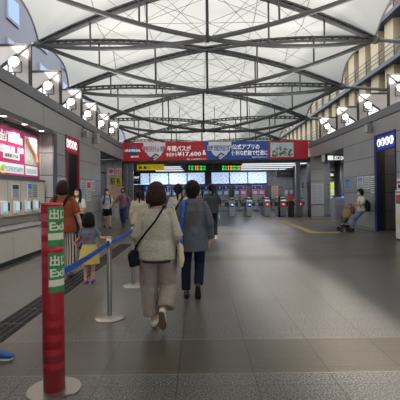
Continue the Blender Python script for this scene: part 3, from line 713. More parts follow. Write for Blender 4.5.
for px0, px1, py0, py1, lab, rows in ((186, 212, 161.5, 171.5, 'left black departure board with green characters', ((188.5, 'g', 190), (191, 'g', 193.2), (195, 'o', 198.5), (199.5, 'g', 205.5))), (212.8, 241, 160.5, 171.2, 'right black departure board with orange and green characters', ((214, 'd', 219), (222, 'g', 227), (228, 'o', 232.5), (233, 'g', 238.3), (238.6, 'o', 240.3)))):
    t_, a, c = hang_sign('departure_board', lab, px0, px1, py0, py1, 25.2, ledb, 'departure board', .3)
    for q0, k, q1 in rows:
        for i, s in enumerate(('発車 17:42', '普通 17:55')):
            if k == 'd' : continue
            xa, xb = P(q0, 167, 25.2).x, P(q1, 167, 25.2).x; z = P((q0+q1)/2, 166.6+i*2.6, 25.2).z
            text(s if xb-xa > .3 else '10', xb-xa, .12, lg_ if k == 'g' else lo_, Vector(((xa+xb)/2, 25.2, z)), t_, bold=.02)
for px, Z, lab in ((172.5, 26.5, 'left'), (255, 26.5, 'right')):
    t_, a, c = hang_sign('exit_sign', 'small green emergency exit sign on the %s of the gate hall' % lab, px-2.6, px+2.6, 161.5, 166, Z, mat('exit_green', '#36c46a', .4, emit=1.1), depth=.08)
    cc = Vector(((a.x+c.x)/2, Z-.004, (a.z+c.z)/2)); b = MB(); b.ball(cc+Vector((.03, 0, .08)), (.025, .004, .025), 8); b.bar(cc+Vector((.02, 0, .05)), cc+Vector((-.03, 0, -.02)), .05, .006, (0,1,0)); b.bar(cc+Vector((-.03,0,-.02)), cc+Vector((.02,0,-.1)), .03, .006, (0,1,0)); b.bar(cc+Vector((-.03,0,-.02)), cc+Vector((-.1,0,-.07)), .03, .006, (0,1,0))
    part('running_figure', b, M['glow'], t_, True)
    for dx in (-1, 1):
        t2 = None
sl = mat('slat_lamp', '#e4eaee', .5, emit=.85)
for i, y in enumerate((24.6, 26.3, 28.3, 30.6)):
    for xa, xb, lab in ((-3.4, -1.2, 'left'), (2.6, 6.6, 'right')):
        if lab == 'left' and i == 0: continue
        t_ = thing('ceiling_light', (('nearest', 'second', 'third', 'farthest')[i] if lab == 'right' else ('', 'nearest', 'middle', 'farthest')[i])+' long white strip light in the gate hall ceiling, %s bank' % lab, 'ceiling light', ((xa+xb)/2, y, 3.2), group='strip lights in the gate hall, %s bank' % lab)
        part('housing', MB().box(xa, xb, y-.34, y+.34, 3.22, 3.26), M['white'], t_, True)
        for q in (-.18, .18): part('tube', MB().box(xa+.05, xb-.05, y+q-.11, y+q+.11, 3.19, 3.22), sl, t_, True)
        L = bpy.data.lights.new('strip_glow', 'AREA'); L.shape = 'RECTANGLE'; L.size = xb-xa; L.size_y = .3; L.energy = HALL_POWER; o = bpy.data.objects.new('strip_glow', L); C.objects.link(o); o.parent = t_; o.location = (0, 0, -.03)

# ================================================================== SCREENS AND TICKET MACHINES AT THE BACK
SZ = 31.6
sm = bpy.data.materials.new('fare_screen'); sm.use_nodes = True; g = NT(sm)
tc = g.n('ShaderNodeTexCoord'); mp = g.n('ShaderNodeMapping'); mp.inputs['Scale'].default_value = (5, 1, 16); g.l(tc.outputs['Object'], mp.inputs[0])
no = g.n('ShaderNodeTexNoise'); no.inputs['Scale'].default_value = 1.4; no.inputs['Detail'].default_value = 5; g.l(mp.outputs[0], no.inputs['Vector'])
cr_ = g.n('ShaderNodeValToRGB'); g.l(no.outputs['Fac'], cr_.inputs[0]); e = cr_.color_ramp.elements
e[0].position = .36; e[0].color = lin('#5d92d8'); e[1].position = .6; e[1].color = lin('#e2eefc')
g.l(cr_.outputs[0], g.b.inputs['Base Color']); g.l(cr_.outputs[0], g.b.inputs['Emission Color']); g.b.inputs['Emission Strength'].default_value = .62
k = 0
for px0, px1 in ((132, 149.3), (150.2, 168.2), (169.2, 186.6), (187.6, 204.8), (211.5, 229), (230, 247.3), (248.2, 266.5)):
    a = P(px0, 172.6, SZ); c = P(px1, 184, SZ); zt, zb = P(240, 172.2, SZ).z, P(240, 183.4, SZ).z; k += 1
    t_ = thing('fare_screen', ('first', 'second', 'third', 'fourth', 'fifth', 'sixth', 'seventh')[k-1]+' bright screen from the left above the back ticket machines', 'screen', ((a.x+c.x)/2, SZ, zb), group='bright screens on the back wall')
    part('bezel', MB().box(a.x-.03, c.x+.03, SZ+.01, SZ+.36, zb-.04, zt+.04), M['black'], t_, True)
    part('screen', MB().box(a.x, c.x, SZ, SZ+.01, zb, zt), sm, t_, True)
struct('trim_7', MB().box(-5.6, 5.6, 31.5, 32, 0, 2.0), mat('machine_wall', '#4a4e5a', .5), 'dark grey wall that holds the back ticket machines')
def machine():
    t_ = thing('ticket_machine', 'x', 'ticket machine', (0, 0, 0))
    part('cabinet', MB().box(-.235, .235, -.28, 0, .0, 1.95, bev=.02), mat('machine_grey', '#7e858f', .4), t_)
    part('top_sign', MB().box(-.22, .22, -.3, -.28, 1.66, 1.92), mat('machine_navy', '#1c2f66', .4, emit=.1), t_)
    b = MB(); b.tube([(0, -.33, 1.8), (0, -.31, 1.8)], .055, 12); part('lamp', b, mat('blue_lamp', '#3f6dff', .4, emit=.8), t_)
    s = part('screen', MB().box(-.19, .19, -.3, -.28, 1.22, 1.58), mat('dark_screen', '#27303c', .2), t_)
    part('display', MB().box(-.16, .16, -.304, -.3, 1.26, 1.54), mat('display_white', '#8fa0b8', .3, emit=.15), s)
    part('coin_panel', MB().box(-.19, .19, -.31, -.28, .98, 1.14), M['grey'], t_)
    part('shelf', MB().box(-.235, .235, -.42, -.28, .84, .9, bev=.01), M['metal'], t_)
    return t_
base = machine(); px_s = [219.8, 225.8, 236.6, 243.2, 254.8, 261.2, 147, 153.5, 168, 175.5, 186, 199, 206]
for i, px in enumerate(px_s):
    x = P(px, 195, 31.4).x; lab = 'grey back ticket machine, %s from the left of the six in clear view' % ('first', 'second', 'third', 'fourth', 'fifth', 'sixth')[i] if i < 6 else 'grey back ticket machine partly hidden behind the people'
    if i == 0: base.location = (x, 31.45, .06); base['label'] = lab; base['group'] = 'ticket machines at the back'; XF[base.name] = Matrix.Translation(base.location); o = base
    else: o = clone(base, (x, 31.45, .06), label=lab, group='ticket machines at the back' if i < 6 else 'back ticket machines behind the people')
    if i in (3, 4, 5):
        b = MB(); b.box(-.235, -.19, -.31, -.285, 1.0, 1.62); b.box(.19, .235, -.31, -.285, 1.0, 1.62); b.box(-.235, .235, -.31, -.285, 1.6, 1.66)
        part('red_surround', b, mat('red_lit', '#c8404a', .4, emit=.35), o)
# back right: notice, doors, dark box
front_panel('notice_board', 'white notice with red text on the back wall right of the machines', 267.6, 278.2, 185.8, 199, 31.9, mat('notice_white', '#b4aaa6', .6), 7, ink=rd_)
for i, px in enumerate((283.8, 288.7)):
    a = P(px, 178, 31.9); c = P(px+4.6, 178, 31.9); t_ = thing('metal_door', ('left', 'right')[i]+' leaf of the grey double door on the back wall', 'door', ((a.x+c.x)/2, 31.9, 0))
    part('leaf', MB().box(a.x, c.x, 31.85, 31.98, .02, 2.45, bev=.01), mat('door_grey', '#8a8b90', .4), t_, True)
    part('handle', MB().box((c.x-.08) if i == 0 else (a.x+.04), (c.x-.04) if i == 0 else (a.x+.08), 31.8, 31.85, .95, 1.15), M['metal'], t_, True)
    part('notice', MB().box(a.x+.08, c.x-.08, 31.84, 31.85, 1.2, 1.6), M['paper'], t_, True)
t_, a, c = hang_sign('hanging_display', 'black box hanging above the grey double door', 276.5, 294, 170, 177, 28, M['black'], depth=.3)
text('のりかえ', .6, .12, M['grey'], Vector(((a.x+c.x)/2, 28, (a.z+c.z)/2)), t_)
t_, a, c = front_panel('small_sign', 'small white arrow sign on the dark wall by the right gate', 301.2, 304.3, 182, 188.5, 23.6, mat('aged_white', '#a9a294', .5), 4)
# left bay: black hanging sign, lit shop front
t_, a, c = hang_sign('shop_sign', 'black hanging sign with white letters left of the crowd', 132.6, 140.4, 173.5, 184, 24.4, M['black'])
text('VIVIT', .36, .13, M['glow'], Vector(((a.x+c.x)/2, 24.4, a.z-.25)), t_, bold=.02); text('中央口', .3, .07, M['paper'], Vector(((a.x+c.x)/2, 24.4, a.z-.42)), t_)
t_ = thing('shop_window', 'lit shop window beyond the gates on the left', 'window', (-6.8, 31.4, .9))
part('frame', MB().box(-7.9, -5.75, 31.36, 31.46, .9, 2.1), M['frame'], t_, True); part('glass', MB().box(-7.8, -5.85, 31.34, 31.36, 1.0, 2.0), mat('shop_glow', '#a9b4c8', .3, emit=.8, col2='#d8cdb8', vscale=3), t_, True)
# grey corridor door and sign at left
t_ = thing('metal_door', 'dark grey door in the corridor behind the left opening', 'door', (-5.85, 23.15, 0))
part('leaf', MB().box(-6.35, -5.42, 23.12, 23.19, .02, 2.6, bev=.01), mat('corridor_door', '#55575f', .4), t_, True); part('handle', MB().box(-5.55, -5.5, 23.06, 23.12, 1.0, 1.2), M['metal'], t_, True)
part('frame', MB().prism([(-6.45, 0), (-6.38, 0), (-6.38, 2.66), (-5.4, 2.66), (-5.4, 2.74), (-6.45, 2.74)], 'y', 23.1, 23.19), M['dark'], t_, True)

# right corridor things
t_ = thing('corridor_sign', 'black hanging sign with white arrow in the right opening', 'sign', (7.0, 20.4, 0))
a = P(322.6, 154.8, 20.4); c = P(352, 161, 20.4)
part('panel', MB().box(a.x+.12, c.x, 20.4, 20.55, c.z, a.z, bev=.01), M['black'], t_, True); part('end_cap', MB().box(a.x, a.x+.12, 20.39, 20.56, c.z-.01, a.z+.01), M['paper'], t_, True)
part('icon', MB().box(a.x+.26, a.x+.54, 20.39, 20.4, c.z+.06, a.z-.05), M['glow'], t_, True)
text('出口 EXIT', .6, .24, mat('sign_light', '#ffffff', .5, emit=1.0), Vector((a.x+.9, 20.4, (a.z+c.z)/2)), t_)
b = MB(); b.tube([(a.x+.7, 20.47, a.z), (a.x+.7, 20.47, 3.5)], .02, 6); part('hanger', b, M['frame'], t_, True)
t_, a, c = front_panel('shop_sign', 'dark sign with white letters deep in the right corridor', 324.5, 334.5, 171.5, 181, 28.6, M['black'], 0)
text('MEN', .45, .2, M['glow'], Vector((a.x+.38, 28.56, (a.z+c.z)/2+.1)), t_, bold=.02)
text('らーめん', .5, .12, M['paper'], Vector((a.x+.4, 28.56, c.z+.14)), t_)
t_, a, c = front_panel('lit_poster', 'bright green and white lit poster deep in the right corridor', 324.5, 334, 182.5, 199, 28.6, mat('lit_green', '#a9c52e', .4, emit=.5, col2='#dfe37a', vscale=2), 0, 'poster')
part('picture', MB().box(a.x+.05, c.x-.05, 28.56, 28.57, c.z+.04, c.z+.65), mat('lit_pic', '#cfcfc6', .5, emit=.5, col2='#3c3f3c', vscale=6), t_, True)
x = P(338, 190, 26).x; struct('trim_8', MB().tube([(x, 26, 0), (x, 26, 3.5)], .2, 20), mat('corridor_column', '#6c6f76', .5), 'round grey column in the right corridor')
p = P(338, 217, 20.6); x = p.x
t_ = thing('ticket_machine', 'blue-grey floor machine in the right opening behind the stroller', 'machine', (x, 20.6, 0))
part('cabinet', MB().prism([(20.3, 0), (21.0, 0), (21.0, 1.05), (20.55, 1.2), (20.3, 1.12)], 'x', x-.25, x+.3), mat('blue_grey_cabinet', '#9a9dac', .4), t_, True)
part('top_panel', MB().box(x-.25, x+.33, 20.4, 20.95, 1.2, 1.25, bev=.01), M['dark'], t_, True)
part('side_door', MB().box(x-.2, x+.25, 20.28, 20.3, .1, .75), mat('blue_grey_door', '#84889a', .4), t_, True)
part('light', MB().box(x+.12, x+.3, 20.35, 20.42, 1.16, 1.21), mat('blue_led', '#3060ff', .4, emit=3), t_, True)
# corridor lights
for i, (x, y) in enumerate(((8.6, 20.3), (11.2, 27), (-7, 20.5))):
    t_ = thing('ceiling_light', ('square light in the right corridor near the opening', 'square light deep in the right corridor', 'square light in the left corridor')[i], 'ceiling light', (x, y, 3.42))
    part('frame', MB().box(x-.65, x+.65, y-.65, y+.65, 3.44, 3.5), M['white'], t_, True); part('diffuser', MB().box(x-.58, x+.58, y-.58, y+.58, 3.42, 3.44), sl if i else sl, t_, True)
    L = bpy.data.lights.new('corridor_glow', 'AREA'); L.size = 1.1; L.energy = 75; o = bpy.data.objects.new('corridor_glow', L); C.objects.link(o); o.parent = t_; o.location = (0, 0, -.03)

# ================================================================== TICKET GATES
def gate(red):
    t_ = thing('ticket_gate', 'x', 'ticket gate', (0, 0, 0))
    body = mat('gate_metal', '#9da1a6', .35, .4)
    part('cabinet', MB().prism([(0, .04), (1.6, .04), (1.6, .94), (1.45, 1.06), (.15, 1.06), (0, .94)], 'x', -.17, .17), body, t_)
    part('plinth', MB().box(-.1, .1, .05, 1.55, 0, .04), M['black'], t_)
    part('top_cover', MB().box(-.19, .19, .1, 1.5, 1.06, 1.1, bev=.01), M['dark'], t_)
    part('card_reader', MB().box(-.12, .12, .12, .42, 1.1, 1.16, bev=.02), M['paper'], t_)
    part('display', MB().box(-.08, .08, .9, 1.1, 1.1, 1.2, bev=.015), M['black'], t_)
    part('front_panel', MB().box(-.08, .08, -.015, 0, .6, .86), M['dark'], t_)
    b = MB(); b.tube([(0, -.03, .74), (0, -.015, .74)], .055, 12)
    part('status_lamp', b, mat('lamp_red' if red else 'lamp_blue', '#ff3b3b' if red else '#5a6bff', .4, emit=5), t_)
    part('barrier_flap', MB().box(.17, .42, .62, .66, .62, .86, bev=.015), mat('flap_dark', '#3d3f45', .5), t_)
    part('barrier_flap', MB().box(-.42, -.17, .62, .66, .62, .86, bev=.015), mat('flap_dark', '#3d3f45', .5), t_)
    return t_
gb, gr = gate(False), gate(True); first = {0: True, 1: True}
for i, (px, red) in enumerate(((232.3, 0), (249.6, 0), (267.5, 1), (283.5, 1), (300.3, 1), (214.5, 0), (197, 0), (180, 0), (146, 0))):
    x = P(px, 208, 23.85).x; src = gr if red else gb
    lab = ('metal ticket gate with blue lamp, nearest to the queue', 'metal ticket gate with blue lamp, second from the queue', 'metal ticket gate with red lamp in the middle of the row', 'metal ticket gate with red lamp left of the black bin', 'rightmost metal ticket gate, with red lamp')[i] if i < 5 else 'metal ticket gate hidden behind the walking people'
    grp = 'ticket gates in the row' if i < 5 else 'ticket gates behind the people'
    if first[red]: first[red] = False; src.location = (x, 23.85, 0); src['label'] = lab; src['group'] = grp
    else: clone(src, (x, 23.85, 0), label=lab, group=grp)
x = P(279, 205, 23.5).x
t_ = thing('post', 'slim black post between two red-lamp gates', 'post', (x, 23.4, 0))
part('pole', MB().tube([(x, 23.4, .02), (x, 23.4, 1.25)], .06, 14), M['black'], t_, True); part('foot', MB().tube([(x, 23.4, 0), (x, 23.4, .025)], .13, 18), M['dark'], t_, True)
x = P(291, 208, 23.2).x
t_ = thing('bin', 'black stand with a red top beside the right gates', 'stand', (x, 23.2, 0))
part('body', MB().box(x-.15, x+.15, 23.05, 23.35, 0, .95, bev=.02), M['black'], t_, True); part('red_top', MB().box(x-.11, x+.11, 23.1, 23.3, .95, 1.3, bev=.02), mat('red_box', '#a8332f', .5, emit=.1), t_, True); part('lid', MB().box(x-.12, x+.12, 23.09, 23.31, 1.3, 1.33), M['dark'], t_, True)
# low railing behind the gates
t_ = thing('railing', 'low white lattice railing behind the ticket gates', 'railing', (3.3, 28.5, 0))
b = MB(); b.bar((.6, 28.5, .62), (6.6, 28.5, .62), .05); b.bar((.6, 28.5, .08), (6.6, 28.5, .08), .05); part('rail', b, M['metal'], t_, True)
b = MB()
for i in range(15): b.bar((.6+i*.4, 28.5, .08), (1.0+i*.4, 28.5, .62), .03); b.bar((1.0+i*.4, 28.5, .08), (.6+i*.4, 28.5, .62), .03)
part('lattice', b, M['grey'], t_, True)

# ================================================================== FLOOR GUIDES
t_ = thing('guide_strip', 'dark grey raised guide bars running along the floor at left', 'floor strip', (-2.17, 6, 0))
gd = mat('guide_dark', '#1e1e20', .8, spec=.2)
for i in range(4):
    b = MB(); y = .4
    while y < 11.5: b.box(-2.335+i*.088, -2.268+i*.088, y, y+.56, .001, .007, bev=.002); y += .6
    part('guide_bar', b, gd, t_, True)
yt = mat('tactile_yellow', '#a48f5c', .6, var=.1, vscale=30)
def tactile(x0, x1, y0, y1, lab, n):
    t_ = thing('tactile_paving', lab, 'tactile paving', ((x0+x1)/2, (y0+y1)/2, 0))
    part('slab', MB().box(x0, x1, y0, y1, 0, .004), yt, t_, True)
    b = MB()
    if x1-x0 > y1-y0:
        for i in range(4): b.box(x0+.02, x1-.02, y0+(i+.5)*(y1-y0)/4-.017, y0+(i+.5)*(y1-y0)/4+.017, .004, .009)
    else:
        for i in range(4): b.box(x0+(i+.5)*(x1-x0)/4-.017, x0+(i+.5)*(x1-x0)/4+.017, y0+.02, y1-.02, .004, .009)
    part('raised_bars', b, yt, t_, True)
tactile(3.92, 4.22, 14.42, 20.4, 'yellow tactile strip running towards the gates', 0)
tactile(3.75, 4.95, 14.0, 14.4, 'short yellow tactile strip lying across the floor', 0)
tactile(5.0, 6.9, 19.7, 20.0, 'pale tactile strip before the right opening', 0)
# ================================================================== KIOSK AT THE RIGHT EDGE
kx = P(395.6, 220, 11.9).x; kf = kx-.012
t_ = thing('information_kiosk', 'white kiosk with red panel at the right edge', 'kiosk', (kx+.25, 11.3, 0))
part('body', MB().box(kx, XR-.01, 10.7, 11.9, .05, 1.48, bev=.01), M['white'], t_, True)
part('plinth', MB().box(kx+.03, XR-.02, 10.73, 11.87, 0, .05), M['dark'], t_, True)
part('red_panel', MB().box(kf, kx, 10.8, 11.84, 1.08, 1.34), mat('maroon', '#7a2f30', .5, col2='#a6605a', vscale=12), t_, True)
part('picture', MB().box(kf, kx, 10.8, 11.84, .45, .8), mat('kiosk_pic', '#d9d38a', .5, col2='#c9ccc4', vscale=9), t_, True)
part('heading', MB().box(kf, kx, 10.75, 11.86, 1.4, 1.44), M['red'], t_, True)
t_ = thing('brochure_rack', 'small white box with red stripe on top of the kiosk', 'box', (kx+.3, 11.4, 1.48))
part('box', MB().box(kx+.02, XR-.05, 11.0, 11.85, 1.48, 1.82, bev=.01), M['paper'], t_, True); part('stripe', MB().box(kx+.008, kx+.02, 11.02, 11.83, 1.68, 1.74), M['red'], t_, True); part('leaflets', MB().box(kx+.008, kx+.02, 11.1, 11.75, 1.54, 1.64), M['dark'], t_, True)

# ================================================================== RED EXIT POST AND BELT BARRIERS
pc = P(53.2, 300, 3.015); px_, py_ = pc.x, 3.015
t_ = thing('sign_post', 'red cylindrical post with green exit stickers in front', 'post', (px_, py_, 0))
bm_ = mat('base_steel', '#a39d95', .38, .9, bump=.05, bscale=40)
b = MB(); nn = 44; prof = []
for k in range(nn):
    a = 2*PI*k/nn; r = .195
    if -PI*.42 < ((a+PI) % (2*PI))-PI < -PI*.18: r = .165
    prof.append((px_+r*math.cos(a), py_+r*math.sin(a)))
b.prism(prof, 'z', 0, .012); part('base_plate', b, bm_, t_, True)
rb_ = mat('red_tape', '#a3202a', .38, var=.1, vscale=3, stretch=(.2, .2, 12))
b = MB(); b.lathe([(.0, .012), (.078, .012), (.078, 1.4), (0, 1.4)], (px_, py_, 0), 40); part('tube', b, rb_, t_, True)
for z in [.18+.105*k for k in range(12)]:
    b = MB(); b.lathe([(.0786, z), (.0786, z+.045)], (px_, py_, 0), 40); part('tape_band', b, mat('red_tape_light', '#a3202a', .38, var=.03, vscale=3), t_, True)
b = MB(); b.lathe([(.081, 1.395), (.081, 1.41), (0, 1.41)], (px_, py_, 0), 40); part('top_cap', b, mat('cap_red', '#b9474a', .4), t_, True)
def bent(z0, z1, m, a0, a1, r=.0805, name='sticker', parent=None):
    b = MB(); b.lathe([(r, z0), (r, z1)], (px_, py_, 0), 24, a0, a1); return part(name, b, m, parent or t_, True)
A0, A1 = math.radians(-91), math.radians(30)
def bent_text(s, w_, h_, zc, ac, m, parent):
    o = text(s, w_, h_, m, Vector((0, 0, 0)), parent, name='lettering', bold=.03)
    # wrap the flat lettering round the post
    Mi = XF[t_.name].inverted()
    bm = bmesh.new(); bm.from_mesh(o.data); bmesh.ops.subdivide_edges(bm, edges=[e for e in bm.edges if e.calc_length() > .015], cuts=3)
    for v in bm.verts:
        wv = Mi.inverted() @ v.co; a = ac + wv.x/.0805; r = .0815 - wv.y*.1
        v.co = Mi @ Vector((px_+r*math.cos(a), py_+r*math.sin(a), zc+wv.z))
    bm.to_mesh(o.data); bm.free()
for top in (P(57, 206.8, 2.94).z, P(57, 253.5, 2.94).z):
    h_ = .29; q = bent(top-h_, top, M['green'], A0, A1)
    bent(top-h_+.045, top-h_+.095, M['cream'], A0, A1, .0812, 'stripe', q)
    bent_text('出口', .15, .078, top-.055, math.radians(-30), M['cream'], q); bent_text('Exit', .15, .062, top-.145, math.radians(-30), M['cream'], q)
def stanchion(loc, lab):
    t_ = thing('stanchion', lab, 'stanchion', loc, group='belt barrier stanchions')
    b = MB(); b.lathe([(0, 0), (.18, 0), (.18, .008), (.15, .02), (.03, .035), (0, .035)], n=36); part('base', b, bm_, t_)
    b = MB(); b.lathe([(.028, .03), (.028, .84)], n=20); part('pole', b, M['metal'], t_)
    b = MB(); b.lathe([(.033, .84), (.036, .85), (.036, .93), (.02, .94), (0, .94)], n=20); part('belt_head', b, M['metal'], t_)
    part('belt_clip', MB().box(-.012, .012, -.05, -.03, .86, .92), M['black'], t_)
    return t_
s1 = P(110, 317.5, 4.75); s2 = P(133.5, 285, 6.38)
stanchion((s1.x, 4.75, 0), 'steel stanchion nearest the red exit post')
stanchion((s2.x, 6.38, 0), 'steel stanchion behind the woman in the cream cardigan')
def belt(a, c, lab):
    a, c = Vector(a), Vector(c); b = MB(); n = 10; pts = [a.lerp(c, k/n)-Vector((0, 0, .012*4*(k/n)*(1-k/n))) for k in range(n+1)]
    for k in range(n): b.bar(pts[k], pts[k+1], .005, .05)
    solo('barrier_belt', b, M['blue'], lab, 'belt')
belt((px_+.07, py_+.05, .885), (s1.x, 4.75-.04, .89), 'blue belt stretched from the red post to the first stanchion')
belt((s1.x, 4.75+.04, .89), (s2.x, 6.38-.04, .89), 'blue belt stretched between the two steel stanchions')
#=====PART3
#=====PART3
# ================================================================== PEOPLE
def bake(mb, voxel, smooth=3, disp=0, dscale=.1):
    """fuse overlapping closed shapes into one continuous surface"""
    o = bpy.data.objects.new('tmp', mb.mesh('tmp')); C.objects.link(o)
    r = o.modifiers.new('r', 'REMESH'); r.mode = 'VOXEL'; r.voxel_size = voxel; r.use_smooth_shade = True
    s = o.modifiers.new('s', 'SMOOTH'); s.factor = .5; s.iterations = smooth
    if disp:
        tx = bpy.data.textures.new('folds', 'CLOUDS'); tx.noise_scale = dscale
        d = o.modifiers.new('d', 'DISPLACE'); d.texture = tx; d.strength = disp; d.mid_level = .5
    dg = bpy.context.evaluated_depsgraph_get(); dg.update()
    me = bpy.data.meshes.new_from_object(o.evaluated_get(dg)); bpy.data.objects.remove(o)
    for p in me.polygons: p.use_smooth = True
    return me
def bpart(name, mb, m, parent, voxel, smooth=3, label=None, disp=0, dscale=.1):
    me = bake(mb, voxel, smooth, disp, dscale); me.name = name
    o = bpy.data.objects.new(name, me); C.objects.link(o); o.parent = parent; me.materials.clear(); me.materials.append(m)
    if label: o['label'] = label
    return o
def cloth(name, col, col2=None, vs=40, rough=.85, stretch=(1,1,1), bump=.5, bs=60):
    return mat(name, col, rough, var=.0 if col2 else .07, vscale=vs, bump=bump, bscale=bs, spec=.2, col2=col2, stretch=stretch)
def stripe_mat(name, c1, c2, period, duty=.5, axis='X', plaid=None):
    if name in MATS: return MATS[name]
    m = mat(name, c1, .85, var=.001, spec=.2); g = NT(m); tc = g.n('ShaderNodeTexCoord'); sp = g.n('ShaderNodeSeparateXYZ'); g.l(tc.outputs['Object'], sp.inputs[0])
    f = lambda ax, p, d: g.m('LESS_THAN', g.m('FRACT', g.m('DIVIDE', sp.outputs[ax], p)), d)
    c = g.mix(f(axis, period, duty), lin(c1), lin(c2))
    if plaid: c = g.mix(g.m('MULTIPLY', f('Z', period*1.2, duty), .5), c, lin(plaid))
    g.l(c, g.b.inputs['Base Color']); return m
SKIN = mat('skin', '#c99f85', .55, var=.04, vscale=8, spec=.3)
HAIRM = {'black': mat('black_hair', '#0e0b09', .65, spec=.2, col2='#1b1512', vscale=30, stretch=(6,6,.5), bump=.5, bscale=40),
         'brown': mat('brown_hair', '#21130e', .65, spec=.25, col2='#341c14', vscale=30, stretch=(6,6,.5), bump=.5, bscale=40)}
DEF = dict(hip=.92, shL=(-.165,0,1.375), shR=(.165,0,1.375), aL=((-.215,-.02,1.1), (-.22,.05,.87)), aR=((.215,-.02,1.1), (.22,.05,.87)),
           lL=((-.1,.03,.49), (-.1,-.02,.09)), lR=((.1,.03,.49), (.1,-.02,.09)), fL=(0,1,0), fR=(0,1,0), head=(0,.015,1.585), pel=(0,0,.93), hs=1.0, tilt=0)
def hand(b, w_, d, side, curl=.6, sc1=1.0):
    """palm, four bent fingers and a thumb from wrist w_ along d"""
    d = Vector(d).normalized(); n = Vector((side, 0, 0)); n = (n - d*n.dot(d)).normalized(); a = d.cross(n)  # n: back of the hand, a: across
    s = sc1; w_ = Vector(w_)
    b.tube([w_-d*.02*s, w_+d*.03*s, w_+d*.085*s], [(.02*s,.026*s), (.017*s,.036*s), (.014*s,.038*s)], 10, side=n)
    for i, (l, off) in enumerate(((.062,-.028), (.075,-.0095), (.07,.0095), (.055,.028))):
        p0 = w_+d*.07*s+a*off*s; p1 = p0+(d*.035+(-n)*.008)*s; p2 = p1+(d*math.cos(curl)-n*math.sin(curl))*l*.5*s; p3 = p2+(d*math.cos(curl*1.9)-n*math.sin(curl*1.9))*l*.45*s
        b.tube([p0, p1, p2, p3], [.0095*s, .0092*s, .0085*s, .007*s], 7)
    p0 = w_+d*.02*s+a*.025*s; p1 = p0+(a*.028+d*.03-n*.012)*s; p2 = p1+(a*.006+d*.032-n*.012)*s
    b.tube([p0, p1, p2], [.012*s, .0105*s, .008*s], 7)
def leg_pts(J, s_):
    k, an = [Vector(v) for v in J['l'+s_]]; h = Vector(J['pel'])+Vector((-.085 if s_ == 'L' else .085, 0, -.03))
    return h, k, an
